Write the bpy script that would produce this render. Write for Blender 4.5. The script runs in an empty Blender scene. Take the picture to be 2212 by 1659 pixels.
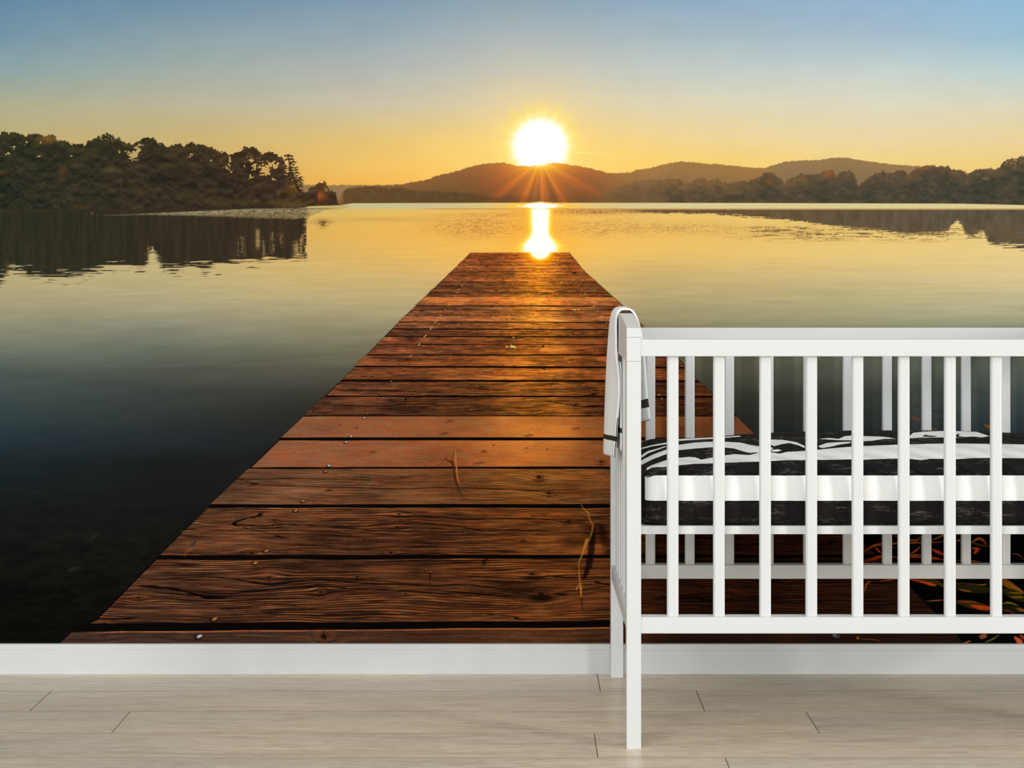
import bpy, bmesh, math
import numpy as np
from mathutils import Vector

# ------------------------------------------------------------------ camera, light, exposure
S = bpy.context.scene
COL = S.collection
FPX = 4066.0                       # focal length in pixels of a 2212 wide frame
CXP, CYP = 1122.0, 563.0           # principal point (level camera with a lens shift)
cam_d = bpy.data.cameras.new('camera')
cam = bpy.data.objects.new('camera', cam_d); COL.objects.link(cam)
cam.location = (0, 0, 1.0); cam.rotation_euler = (math.pi / 2, 0, 0)
cam_d.sensor_width = 36.0; cam_d.lens = FPX / 2212 * 36.0
cam_d.shift_x = -(CXP - 1106.0) / 2212
cam_d.shift_y = -(829.5 - CYP) / 2212
cam_d.clip_start = 0.05; cam_d.clip_end = 60
S.camera = cam

world = bpy.data.worlds.new('room_daylight'); S.world = world
world.use_nodes = True
bg = world.node_tree.nodes['Background']
bg.inputs[0].default_value = (0.95, 0.985, 1.0, 1); bg.inputs[1].default_value = 0.52

def area(name, loc, target, sx, sy, power, col):
    d = bpy.data.lights.new(name, 'AREA'); d.shape = 'RECTANGLE'
    d.size = sx; d.size_y = sy; d.energy = power; d.color = col
    o = bpy.data.objects.new(name, d); COL.objects.link(o)
    o.location = loc
    o.rotation_euler = (Vector(target) - Vector(loc)).to_track_quat('-Z', 'Y').to_euler()
    return o
# a tall window to the right of the room and a broad fill light added behind the camera
area('window_light_right', (8.0, -1.2, 2.3), (0.3, 4.1, 0.7), 1.1, 1.9, 415, (1.0, 0.985, 0.96))
area('rear_fill', (-2.2, -1.2, 1.75), (-0.1, 4.4, 0.7), 3.4, 2.2, 110, (0.97, 0.99, 1.0))
area('overhead_fill', (0.3, 1.5, 2.9), (0.3, 1.8, 0.0), 3.6, 1.6, 33, (1.0, 0.99, 0.97))  # unseen overhead fill, added to brighten the front of the floor

S.view_settings.view_transform = 'Standard'
S.view_settings.look = 'None'
S.view_settings.gamma = 1.0
S.view_settings.exposure = 0.0
S.view_settings.use_curve_mapping = False

# ------------------------------------------------------------------ helpers
def px(x, d): return (x - CXP) * d / FPX
def pz(y, d): return 1.0 - (y - CYP) * d / FPX
def lin(c):
    c = np.asarray(c, dtype=np.float64)
    return np.where(c <= 0.04045, c / 12.92, ((c + 0.055) / 1.055) ** 2.4)
def rgb(r, g, b):
    v = lin(np.array([r, g, b]) / 255.0); return (float(v[0]), float(v[1]), float(v[2]), 1.0)

def tag(o, label=None, cat=None, group=None, kind=None):
    if label: o['label'] = label
    if cat: o['category'] = cat
    if group: o['group'] = group
    if kind: o['kind'] = kind
    return o
def link(name, me, m=None, parent=None):
    if m is not None and not me.materials: me.materials.append(m)
    o = bpy.data.objects.new(name, me); COL.objects.link(o)
    if parent is not None: o.parent = parent
    return o
def from_bm(name, bm, m, parent=None, smooth=False):
    me = bpy.data.meshes.new(name); bm.to_mesh(me); bm.free()
    if smooth:
        for p in me.polygons: p.use_smooth = True
    return link(name, me, m, parent)
def empty(name, loc, parent=None):
    o = bpy.data.objects.new(name, None); COL.objects.link(o); o.location = loc
    o.empty_display_size = 0.1
    if parent is not None: o.parent = parent
    return o
def box_bm(x0, x1, y0, y1, z0, z1, bev=0.0, seg=2, only_vertical=False, bm=None):
    own = bm is None
    if own: bm = bmesh.new()
    vs = [bm.verts.new(p) for p in ((x0,y0,z0),(x1,y0,z0),(x1,y1,z0),(x0,y1,z0),(x0,y0,z1),(x1,y0,z1),(x1,y1,z1),(x0,y1,z1))]
    fs = [bm.faces.new([vs[i] for i in f]) for f in ((0,3,2,1),(4,5,6,7),(0,1,5,4),(1,2,6,5),(2,3,7,6),(3,0,4,7))]
    if bev > 0:
        es = set(e for f in fs for e in f.edges)
        if only_vertical:
            es = [e for e in es if abs(e.verts[0].co.z - e.verts[1].co.z) > 1e-6]
        bmesh.ops.bevel(bm, geom=list(es), offset=bev, segments=seg, profile=0.5, affect='EDGES')
    return bm
def mat(name):
    m = bpy.data.materials.new(name); m.use_nodes = True
    nt = m.node_tree; b = nt.nodes['Principled BSDF']
    return m, nt, b
def N(nt, typ, **kw):
    n = nt.nodes.new(typ)
    for k, v in kw.items(): setattr(n, k, v)
    return n

# ------------------------------------------------------------------ materials
def paint_white(name, col, rough=0.38, spec=0.35):
    m, nt, b = mat(name)
    tc = N(nt, 'ShaderNodeTexCoord'); no = N(nt, 'ShaderNodeTexNoise')
    no.inputs['Scale'].default_value = 9.0; no.inputs['Detail'].default_value = 3
    nt.links.new(tc.outputs['Object'], no.inputs['Vector'])
    cr = N(nt, 'ShaderNodeValToRGB')
    cr.color_ramp.elements[0].position = 0.3; cr.color_ramp.elements[1].position = 0.7
    cr.color_ramp.elements[0].color = tuple(c * 0.985 for c in col[:3]) + (1,)
    cr.color_ramp.elements[1].color = col
    nt.links.new(no.outputs['Fac'], cr.inputs['Fac']); nt.links.new(cr.outputs['Color'], b.inputs['Base Color'])
    b.inputs['Roughness'].default_value = rough
    b.inputs['Specular IOR Level'].default_value = spec
    return m
M_crib = paint_white('white_lacquer', (0.715, 0.73, 0.72, 1), 0.42, 0.25)
M_base = paint_white('white_baseboard_paint', (0.69, 0.71, 0.70, 1), 0.5, 0.2)
M_wall = paint_white('plain_wall_paint', (0.62, 0.62, 0.60, 1), 0.8, 0.1)

def floor_material():
    m, nt, b = mat('pale_oak_laminate'); L = nt.links.new
    tc = N(nt, 'ShaderNodeTexCoord'); oi = N(nt, 'ShaderNodeObjectInfo')
    ge = N(nt, 'ShaderNodeNewGeometry')
    off = N(nt, 'ShaderNodeVectorMath', operation='SCALE'); off.inputs[0].default_value = (13.7, 31.1, 7.3)
    L(oi.outputs['Random'], off.inputs['Scale'])
    add = N(nt, 'ShaderNodeVectorMath', operation='ADD')
    L(ge.outputs['Position'], add.inputs[0]); L(off.outputs[0], add.inputs[1])
    def noise(sc, scale, detail, dist=0.0):
        mp = N(nt, 'ShaderNodeMapping'); mp.inputs['Scale'].default_value = sc
        L(add.outputs[0], mp.inputs['Vector'])
        n = N(nt, 'ShaderNodeTexNoise'); n.inputs['Scale'].default_value = scale
        n.inputs['Detail'].default_value = detail; n.inputs['Distortion'].default_value = dist
        L(mp.outputs[0], n.inputs['Vector']); return n
    fine = noise((10.0, 80.0, 1), 2.2, 6, 0.7)
    mid = noise((1.0, 9.0, 1), 3.0, 4, 1.2)
    big = noise((0.7, 2.5, 1), 2.0, 2, 0.3)
    r1 = N(nt, 'ShaderNodeValToRGB'); e = r1.color_ramp.elements
    e[0].position = 0.28; e[0].color = rgb(196, 182, 160); e[1].position = 0.72; e[1].color = rgb(231, 219, 201)
    k = r1.color_ramp.elements.new(0.5); k.color = rgb(215, 202, 181)
    L(fine.outputs['Fac'], r1.inputs['Fac'])
    r2 = N(nt, 'ShaderNodeValToRGB'); e = r2.color_ramp.elements
    e[0].position = 0.30; e[0].color = (0.80, 0.77, 0.73, 1); e[1].position = 0.52; e[1].color = (1, 1, 1, 1)
    L(mid.outputs['Fac'], r2.inputs['Fac'])
    mx = N(nt, 'ShaderNodeMix', data_type='RGBA', blend_type='MULTIPLY'); mx.inputs[0].default_value = 0.8
    L(r1.outputs[0], mx.inputs[6]); L(r2.outputs[0], mx.inputs[7])
    r3 = N(nt, 'ShaderNodeValToRGB'); e = r3.color_ramp.elements
    e[0].position = 0.3; e[0].color = (0.88, 0.89, 0.92, 1); e[1].position = 0.7; e[1].color = (1.08, 1.04, 0.99, 1)
    L(big.outputs['Fac'], r3.inputs['Fac'])
    mx2 = N(nt, 'ShaderNodeMix', data_type='RGBA', blend_type='MULTIPLY'); mx2.inputs[0].default_value = 1.0
    L(mx.outputs[2], mx2.inputs[6]); L(r3.outputs[0], mx2.inputs[7])
    L(mx2.outputs[2], b.inputs['Base Color'])
    b.inputs['Roughness'].default_value = 0.36; b.inputs['Specular IOR Level'].default_value = 0.5
    bp = N(nt, 'ShaderNodeBump'); bp.inputs['Strength'].default_value = 0.08; bp.inputs['Distance'].default_value = 0.002
    L(fine.outputs['Fac'], bp.inputs['Height']); L(bp.outputs[0], b.inputs['Normal'])
    return m
M_floor = floor_material()
m, nt, b = mat('dark_joint'); b.inputs['Base Color'].default_value = rgb(150, 126, 98); b.inputs['Roughness'].default_value = 0.9
M_joint = m

# ------------------------------------------------------------------ room shell
YW = 4.569                                    # face of the wall
from_bm('wall_back', box_bm(-4.6, 5.2, YW, YW + 0.12, 0, 2.75), M_wall)['kind'] = 'structure'
floor = from_bm('floor', box_bm(-4.6, 5.2, -1.0, YW + 0.12, -0.06, -0.0025), M_joint)
tag(floor, kind='structure')
# laminate boards 1.5 m long and 0.1955 m wide; the joints of each row are where the photo shows them
PW, PL = 0.1955, 1.4985
joints = {0: 0.4137, 1: 0.158, 2: 0.635, 3: 0.411, 4: 0.188}
extra = [0.93, 0.27, 0.71, 0.05, 1.2, 0.5, 0.85]
y_top = 4.5695
mesh_cache = {}
for r in range(-12, 5):
    y1 = y_top - (4 - r) * PW; y0 = y1 - PW
    jx = joints.get(r, extra[r % 7])
    k = -3
    while jx + k * PL < 3.6:
        a = jx + k * PL; b_ = a + PL; k += 1
        if b_ < -3.2: continue
        me = mesh_cache.get('p')
        g = 0.0010
        if me is None:
            bm = bmesh.new()
            X0, X1, Y0, Y1 = 0.0007, PL - 0.0007, 0.0013, PW - 0.0013
            c = 0.0003
            vb = [bm.verts.new(p) for p in ((X0, Y0, -0.0025), (X1, Y0, -0.0025), (X1, Y1, -0.0025), (X0, Y1, -0.0025))]
            vm = [bm.verts.new(p) for p in ((X0, Y0, -c), (X1, Y0, -c), (X1, Y1, -c), (X0, Y1, -c))]
            vt = [bm.verts.new(p) for p in ((X0+c, Y0+c, 0), (X1-c, Y0+c, 0), (X1-c, Y1-c, 0), (X0+c, Y1-c, 0))]
            bm.faces.new(vt); bm.faces.new(vb[::-1])
            for i in range(4):
                j = (i + 1) % 4
                for q_ in ((vb[i], vb[j], vm[j], vm[i]), (vm[i], vm[j], vt[j], vt[i])): bm.faces.new(q_).material_index = 1
            me = bpy.data.meshes.new('floor_board'); bm.to_mesh(me); bm.free(); me.materials.append(M_floor); me.materials.append(M_joint)
            mesh_cache['p'] = me
        o = bpy.data.objects.new('floor_board', me); COL.objects.link(o); o.parent = floor
        o.location = (a, y0, 0)
# baseboard: lower body, small groove, set-back upper strip
bm = bmesh.new()
prof = [(4.553, 0.0), (4.553, 0.0548), (4.5540, 0.0562), (4.5556, 0.0566), (4.5556, 0.0574), (4.5546, 0.0582),
        (4.5546, 0.0698), (4.5556, 0.0712), (4.5575, 0.0715), (4.569, 0.0715), (4.569, 0.0)]
rings = []
for x in (-4.6, 5.2):
    rings.append([bm.verts.new((x, p[0], p[1])) for p in prof])
n = len(prof)
for i in range(n):
    j = (i + 1) % n
    bm.faces.new((rings[0][i], rings[1][i], rings[1][j], rings[0][j]))
bm.faces.new(rings[0][::-1]); bm.faces.new(rings[1])
bmesh.ops.recalc_face_normals(bm, faces=bm.faces[:])
from_bm('baseboard_back', bm, M_base)['kind'] = 'structure'

# ------------------------------------------------------------------ the printed mural
# Everything below paints the colours of a flat printed wallpaper, in print units
# (1 unit = 1.123 mm on the wall, origin at the upper left of the printed sheet in view).
DM = 4.5675
rng = np.random.RandomState(7)
TAB = rng.rand(8, 256, 256).astype(np.float32)
def vn(x, y, seed=0):
    t = TAB[seed % 8]; o = (seed // 8) * 37
    xf = np.floor(x); yf = np.floor(y)
    fx = (x - xf).astype(np.float32); fy = (y - yf).astype(np.float32)
    xi = (xf.astype(np.int64) + o) & 255; yi = (yf.astype(np.int64) + 3 * o) & 255
    fx = fx * fx * (3 - 2 * fx); fy = fy * fy * (3 - 2 * fy)
    x1 = (xi + 1) & 255; y1 = (yi + 1) & 255
    a = t[yi, xi]; b = t[yi, x1]; c = t[y1, xi]; d = t[y1, x1]
    return (a + (b - a) * fx) * (1 - fy) + (c + (d - c) * fx) * fy
def fbm(x, y, o=3, seed=0, g=0.5):
    s = 0; a = 1.0; t = 0
    for i in range(o):
        s = s + a * vn(x * 2 ** i + 5.3 * i, y * 2 ** i + 9.1 * i, seed + i); t += a; a *= g
    return s / t
def ss(a, b, x):
    t = np.clip((x - a) / (b - a), 0, 1); return t * t * (3 - 2 * t)
def mixc(C, col, m):
    col = np.asarray(col, dtype=np.float32)
    C += (col - C) * m[..., None].astype(np.float32)
def table(X, Y, xs, ys, cols):
    cols = np.asarray(cols, dtype=np.float32)
    fx = np.interp(X[0], xs, np.arange(len(xs))); fy = np.interp(Y[:, 0], ys, np.arange(len(ys)))
    ix = np.clip(fx.astype(int), 0, len(xs) - 2); iy = np.clip(fy.astype(int), 0, len(ys) - 2)
    tx = (fx - ix)[None, :, None].astype(np.float32); ty = (fy - iy)[:, None, None].astype(np.float32)
    a = cols[iy][:, ix]; b = cols[iy][:, ix + 1]; c = cols[iy + 1][:, ix]; d = cols[iy + 1][:, ix + 1]
    return ((a * (1 - tx) + b * tx) * (1 - ty) + (c * (1 - tx) + d * tx) * ty).astype(np.float32)

SKX = [0, 400, 800, 1106, 1500, 1900, 2212]
SKY = [-250, 0, 75, 150, 225, 300, 360, 430]
SKC = [
 [(75,116,158),(80,118,158),(90,128,168),(98,136,170),(100,145,185),(105,152,195),(100,155,200)],
 [(101,137,165),(112,143,167),(126,153,174),(140,161,176),(140,169,194),(144,174,202),(138,180,210)],
 [(116,148,168),(138,160,169),(148,166,176),(168,178,182),(163,181,190),(160,183,200),(150,186,206)],
 [(140,164,166),(160,171,166),(174,179,176),(192,192,182),(190,199,196),(192,204,202),(180,201,204)],
 [(172,171,143),(184,178,152),(198,190,166),(214,200,165),(216,208,180),(215,211,190),(212,208,186)],
 [(189,172,120),(200,176,118),(222,190,120),(240,205,130),(234,208,150),(229,209,162),(228,204,152)],
 [(196,165,100),(205,168,98),(236,190,100),(248,200,105),(246,206,112),(238,206,128),(234,200,124)],
 [(205,160,80),(215,160,80),(242,172,72),(248,185,80),(245,190,90),(238,190,100),(230,185,100)]]
WTX = [0, 350, 700, 900, 1150, 1400, 1800, 2212]
WTY = [440, 460, 500, 545, 580, 600, 650, 700, 750, 800, 850, 900, 950, 1000, 1100, 1200, 1392]
WTC = np.array([
 [(190,172,110),(195,172,110),(205,180,108),(215,185,105),(240,190,100),(218,186,112),(222,192,118),(225,198,128)],
 [(188,172,118),(192,172,112),(214,182,100),(228,186,96),(245,190,90),(232,192,105),(228,196,118),(228,200,130)],
 [(186,170,118),(190,170,112),(222,176,88),(236,182,86),(248,186,80),(240,190,96),(232,196,112),(232,204,130)],
 [(186,170,114),(190,172,114),(216,178,98),(230,182,88),(246,190,82),(234,190,98),(231,198,116),(228,200,130)],
 [(184,170,116),(190,174,116),(208,178,104),(216,178,98),(234,184,88),(212,180,104),(218,190,120),(221,198,132)],
 [(182,168,116),(186,172,118),(203,177,106),(206,176,104),(222,180,96),(200,174,105),(206,184,121),(214,194,134)],
 [(170,160,116),(172,164,121),(180,167,116),(182,166,114),(196,168,106),(176,161,108),(178,168,119),(186,180,132)],
 [(136,139,112),(134,137,115),(144,142,108),(150,144,110),(160,146,104),(150,146,108),(148,149,115),(152,156,126)],
 [(110,121,109),(100,111,101),(114,118,97),(120,120,98),(124,120,94),(128,128,104),(126,132,112),(126,138,122)],
 [(74,91,90),(72,83,79),(88,90,77),(92,92,78),(98,98,84),(100,102,88),(104,114,104),(108,124,118)],
 [(52,70,73),(50,61,61),(60,64,57),(64,66,60),(74,78,72),(74,77,69),(74,82,77),(88,104,106)],
 [(41,57,61),(41,50,50),(45,48,46),(48,50,48),(56,60,58),(58,60,55),(60,67,64),(72,88,94)],
 [(33,46,50),(33,39,41),(38,40,40),(40,42,42),(44,48,48),(48,50,47),(50,58,58),(58,74,80)],
 [(28,38,41),(29,32,32),(33,34,33),(32,33,33),(30,32,32),(32,36,38),(36,42,46),(40,50,56)],
 [(24,27,27),(26,27,26),(27,28,27),(26,27,26),(18,18,18),(14,14,14),(10,12,12),(10,12,12)],
 [(20,21,19),(23,22,19),(20,20,17),(16,16,14),(10,10,9),(7,6,5),(4,4,4),(4,5,4)],
 [(13,13,10),(11,11,8),(8,8,6),(6,6,5),(5,5,4),(3,3,3),(3,3,2),(3,3,2)]])
WTC = WTC.astype(float)
for r_, dr, db in ((3, 0, 6), (4, 1, 8), (5, 1, 9), (6, 2, 8), (7, 4, 3), (8, 5, -2), (9, 7, -4), (10, 6, -5), (11, 3, -4)):
    WTC[r_, :, 0] += dr; WTC[r_, :, 2] += db
WTC[10:13, 0:2] += (7, 7, 9)
WTC[9:11, 2:5] += (-2, 0, 5)
SX, SY = 1167.0, 316.0
def sun_sky(C, X, Y):
    dx = X - SX; dy = Y - SY; r = np.hypot(dx, dy); th = np.arctan2(dy, dx)
    rr0 = 1.0; wob = 1 + 0.022 * np.sin(th * 16 + 0.7) + 0.014 * np.sin(th * 23 + 2.0)
    rr = r / wob
    mixc(C, (247, 216, 148), 0.70 * np.exp(-(rr / 125) ** 2))
    mixc(C, (252, 214, 110), 0.55 * np.exp(-((dx / 250) ** 2 + ((dy - 30) / 60) ** 2)))
    mixc(C, (251, 224, 118), 0.75 * ss(112, 62, rr))
    mixc(C, (252, 238, 165), ss(82, 58, rr))
    mixc(C, (255, 255, 252), ss(68, 50, rr))
    ray = np.exp(-((dy - 8 - dx * 0.06) / 1.8) ** 2) * ss(40, 70, dx) * ss(190, 90, dx)
    mixc(C, (255, 240, 150), 0.5 * ray)

HL = [(690,450),(733,430),(740,416),(748,408),(760,404),(775,402),(800,402),(830,400),(860,399),(868,400),(880,396),(895,393),(915,390),(930,386),(940,381),(955,377),(975,373),(985,370),(1000,366),(1015,361),(1030,357),(1045,354),(1060,353),(1075,352),(1090,352),(1105,356),(1120,359),(1140,359),(1160,358),(1175,356),(1185,353),(1200,352),(1215,354),(1235,357),(1255,360),(1275,364),(1295,369),(1310,373),(1330,374),(1350,374),(1362,373),(1375,367),(1390,366),(1410,362),(1430,356),(1445,353),(1460,350),(1475,349),(1500,351),(1530,354),(1560,356),(1590,359),(1620,362),(1650,364),(1700,372),(1760,384),(2700,440)]
HF = [(1600,400),(1648,366),(1665,358),(1685,353),(1700,349),(1730,347),(1765,346),(1800,341),(1812,341),(1830,341),(1850,345),(1880,349),(1910,353),(1940,357),(1980,359),(2040,365),(2060,366),(2080,369),(2092,374),(2140,378),(2800,380)]
TR = [(1180,438),(1260,430),(1300,420),(1340,402),(1370,392),(1380,389),(1400,388),(1410,386),(1418,390),(1425,386),(1432,390),(1438,387),(1450,386),(1470,388),(1480,397),(1492,394),(1498,391),(1508,385),(1520,385),(1530,391),(1540,388),(1552,386),(1560,394),(1575,396),(1590,392),(1605,390),(1615,395),(1620,388),(1640,382),(1650,374),(1658,372),(1672,373),(1680,382),(1690,388),(1695,398),(1700,388),(1712,382),(1725,380),(1731,372),(1737,378),(1750,377),(1765,376),(1775,372),(1787,368),(1800,368),(1806,380),(1812,374),(1822,370),(1835,368),(1845,375),(1850,388),(1855,402),(1862,395),(1870,388),(1880,381),(1890,375),(1903,373),(1908,367),(1918,375),(1928,374),(1940,368),(1955,368),(1960,378),(1975,366),(1990,362),(1995,357),(2010,357),(2030,359),(2048,358),(2055,366),(2075,368),(2090,378),(2096,373),(2110,367),(2130,363),(2150,366),(2160,361),(2165,352),(2175,345),(2185,341),(2195,343),(2205,338),(2230,338),(2300,330),(2400,342),(2600,335),(3000,340)]
TL = [(-900,300),(-500,280),(-300,292),(-120,284),(0,288),(5,283),(12,287),(25,288),(35,287),(50,290),(57,296),(62,288),(75,290),(95,291),(110,290),(120,296),(127,302),(133,299),(142,304),(152,310),(160,310),(172,309),(183,314),(190,305),(200,303),(208,298),(215,291),(225,291),(232,289),(243,292),(253,299),(258,297),(263,304),(272,308),(280,310),(290,313),(295,308),(303,303),(310,296),(322,295),(333,299),(340,307),(350,309),(360,315),(375,315),(382,312),(390,308),(397,316),(403,310),(412,307),(418,306),(424,313),(435,313),(450,315),(460,319),(470,325),(480,327),(490,331),(494,336),(500,331),(510,328),(518,324),(528,318),(538,318),(548,316),(555,322),(560,328),(572,331),(582,328),(595,330),(605,336),(612,342),(618,356),(626,362),(632,378),(640,398),(648,408),(656,411),(659,412),(668,408),(675,405),(682,400),(688,394),(692,392),(697,398),(703,408),(712,410),(720,412),(726,417),(728,430),(733,441),(737,446),(760,470)]
SHORE = [(-900,456),(0,456),(200,459),(380,458),(450,455),(560,449),(640,447),(680,445),(735,443.5),(760,439),(1060,438),(1420,438),(1812,439),(2080,440),(2212,443),(2900,444)]
def ipl(pts, x):
    a = np.array(pts, dtype=np.float64); return np.interp(x, a[:, 0], a[:, 1])

def paint_far(C, X, Y):            # hills and trees, rows 270..460
    x = X[0]
    # far hill
    n = 1.6 * vn(X / 4.2, Y * 0 + 3.0, 3) + 1.6 * vn(X / 1.9, Y * 0 + 1.0, 5) + 0.6 * vn(X / 1.5, Y / 2, 6)
    hl = ipl(HL, x)[None, :] ; hf = ipl(HF, x)[None, :]; tr = ipl(TR, x)[None, :]
    shore = ipl(SHORE, x)[None, :]
    below = shore - 0.5
    t = np.clip((Y - hf) / 60, 0, 1)[..., None]
    cf = np.array((150, 118, 78)) * (1 - t) + np.array((124, 107, 82)) * t
    m = ss(-0.8, 0.8, Y - hf - 1.6 + n)
    C += (cf - C) * m[..., None]
    # main hill
    t = np.clip((Y - hl) / 75, 0, 1)
    glow = np.exp(-(((X - SX) / 130) ** 2 + ((Y - 350) / 75) ** 2))
    right = ss(1250, 1420, X)
    top = np.array((134, 94, 56)) + right[..., None] * np.array((26, 26, 14))
    bot = np.array((92, 72, 46)) + right[..., None] * np.array((34, 26, 22))
    cm = top * (1 - t[..., None]) + bot * t[..., None]
    tex = (fbm(X / 9, Y / 4, 3, 11) - 0.5)[..., None] * 7
    cm = cm + tex
    th = np.arctan2(Y - 345, X - SX)
    rr = np.hypot(X - SX, Y - 345)
    rays = np.zeros_like(X)
    for a, w, s in ((0.53, .05, .85), (0.66, .05, .35), (0.86, .09, .35), (1.06, .07, .95), (1.40, .08, .6), (1.52, .05, .9), (1.72, .07, .5), (1.96, .07, 1.0), (2.12, .12, .35), (2.44, .08, 1.0), (2.70, .09, .4)):
        rays += s * np.exp(-((th - a) / (w * 1.25)) ** 2)
    fall = np.exp(-(rr / 95) ** 2)
    cm = cm + glow[..., None] * np.array((78, 22, 2))
    rf_ = np.clip(rr / 110, 0, 1)[..., None]; rayc = np.array((246, 166, 56)) * (1 - rf_) + np.array((200, 96, 48)) * rf_
    rm = (np.clip(rays, 0, 1) * np.exp(-(rr / 140) ** 3) * 0.92)[..., None]
    cm = cm * (1 - rm) + rayc * rm
    core = 0.95 * np.exp(-(((X - 1168) / 58) ** 2 + ((Y - 352) / 20) ** 2))[..., None]
    cm = cm * (1 - core) + np.array((255, 196, 50)) * core
    wcore = np.exp(-(((X - 1165) / 20) ** 2 + ((Y - 354) / 7) ** 2))[..., None]
    cm = cm * (1 - wcore) + np.array((255, 245, 170)) * wcore
    mh = ss(-0.8, 0.8, Y - hl - 1.6 + n) * (1 - 0.9 * ss(1640, 1700, X))
    C += (cm - C) * mh[..., None]
    # low tree strip under the main hill
    low = ss(-3, 3, Y - (404 + 22 * ss(760, 1150, X) + 10 * (fbm(X / 30, Y * 0 + 1, 3, 9) - 0.5)))
    lc = np.array((88, 68, 42)) + (fbm(X / 6, Y / 5, 3, 21) - 0.5)[..., None] * 18
    lm = low * ss(1220, 980, X) * ss(738, 745, X) * 0.75
    C += (lc - C) * (lm * mh)[..., None]
    # right-hand wood
    leaf = 5.5 * (vn(X / 6.0, Y / 5.0, 2) - 0.5) + 4.0 * (vn(X / 2.4, Y / 2.2, 6) - 0.5)
    tr2 = tr + 8 * ss(1300, 1500, X) * 0
    hz = ss(1340, 1950, X)[..., None]
    ct = np.array((122, 92, 60)) * (1 - hz) + np.array((98, 80, 58)) * hz
    cb = np.array((90, 74, 54)) * (1 - hz) + np.array((70, 66, 54)) * hz
    t = np.clip((Y - tr) / 34, 0, 1)[..., None]
    lump = fbm(X / 16, (Y + 3) / 10, 3, 17) - fbm(X / 16, (Y - 4) / 10, 3, 17)
    cc = ct * (1 - t) + cb * t + np.clip(lump, -.3, .4)[..., None] * np.array((25, 20, 11)) + (fbm(X / 24, Y / 40, 2, 23) - 0.5)[..., None] * np.array((22, 13, 8)) + (fbm(X / 3, Y / 3, 2, 31) - 0.5)[..., None] * 9
    red = np.exp(-(((X - 1790) / 13) ** 2 + ((Y - 374) / 8) ** 2)) + 0.7 * np.exp(-(((X - 1995) / 22) ** 2 + ((Y - 362) / 5) ** 2)) + 0.5 * np.exp(-(((X - 1662) / 10) ** 2 + ((Y - 394) / 8) ** 2)) + 0.4 * np.exp(-(((X - 1735) / 8) ** 2 + ((Y - 388) / 6) ** 2))
    cc = cc + red[..., None] * np.array((50, 12, -6))
    mt = ss(-0.12, 0.12, (Y - tr + leaf * 0.5) / 5.0 + 0.35 - 0.7 * vn(X / 2.0, Y / 1.8, 6)) * ss(1250, 1330, X)
    mt = mt * (0.62 + 0.38 * ss(1380, 1480, X))
    # light seen through the thin crowns
    hole = 0
    for hx, hy, sx_, sy_ in ((1925, 385, 26, 9), (2192, 352, 22, 9), (2012, 383, 10, 6), (1880, 398, 14, 5), (2092, 393, 5, 8), (1830, 378, 9, 6), (2130, 385, 12, 6)):
        hole = hole + np.exp(-(((X - hx) / sx_) ** 2 + ((Y - hy) / sy_) ** 2))
    hm = ss(0.58, 0.72, vn(X / 2.8, Y / 2.4, 4) * 0.62 + hole * 0.30)
    mt = mt * (1 - 0.45 * hm)
    C += (cc - C) * mt[..., None]
    # left-hand wood
    leaf = 8 * (vn(X / 9.0, Y / 7.0, 1) - 0.5) + 7 * (vn(X / 3.2, Y / 3.0, 6) - 0.5) + 3 * (vn(X / 1.7, Y / 1.6, 5) - 0.5)
    tl = ipl(TL, x)[None, :]
    pine = ss(612, 622, X) * ss(404, 396, Y)
    ed = tl - leaf * 0.55 - 3.5
    fine = 0.45 * vn(X / 3.1, Y / 2.7, 6) + 0.35 * vn(X / 1.7, Y / 1.6, 5) + 0.2 * vn(X / 7.0, Y / 6.0, 3)
    cov = (Y - ed) / 11.0 + 0.08
    mt = ss(-0.10, 0.10, cov - fine) * ss(745, 738, X)
    k = ss(0, 700, X)[..., None]
    base = np.array((48, 49, 37)) * (1 - k) + np.array((62, 47, 36)) * k
    topw = np.exp(-np.clip(Y - tl, 0, 300) / 26)[..., None]
    lit = fbm(X / 15, (Y + 4) / 11, 3, 19) - fbm(X / 15, (Y - 3) / 11, 3, 19)
    cc = base + topw * np.array((14, 10, 1)) + (fbm(X / 30, Y / 24, 3, 27) - 0.5)[..., None] * np.array((26, 14, 10)) \
        + np.clip(lit, -0.3, 0.4)[..., None] * np.array((34, 32, 16)) + (vn(X / 2.6, Y / 2.4, 3) - 0.5)[..., None] * np.array((9, 9, 6)) \
        + (vn(X / 1.4, Y / 1.4, 4) - 0.5)[..., None] * np.array((6, 6, 4))
    cc = cc * 0.93
    for gx, gy, sx_, sy_, dc in ((105, 300, 22, 10, (60, 30, 6)), (135, 372, 16, 12, (26, 12, 0)), (5, 374, 12, 6, (30, 12, 0)),
                                 (236, 365, 14, 8, (18, 14, 2)), (300, 415, 14, 10, (16, 10, 4)), (602, 418, 5, 8, (22, 22, 0)),
                                 (632, 410, 14, 14, (26, 18, -4)), (695, 422, 10, 14, (56, 22, 0)), (690, 425, 3, 8, (80, 10, 0)), (170, 448, 30, 5, (14, 6, 0)),
                                 (520, 437, 90, 7, (10, 12, 2)), (625, 440, 50, 8, (26, 18, 0)), (400, 425, 18, 8, (14, 14, 2))):
        cc = cc + np.exp(-(((X - gx) / sx_) ** 2 + ((Y - gy) / sy_) ** 2))[..., None] * np.array(dc)
    hole = 0
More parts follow.
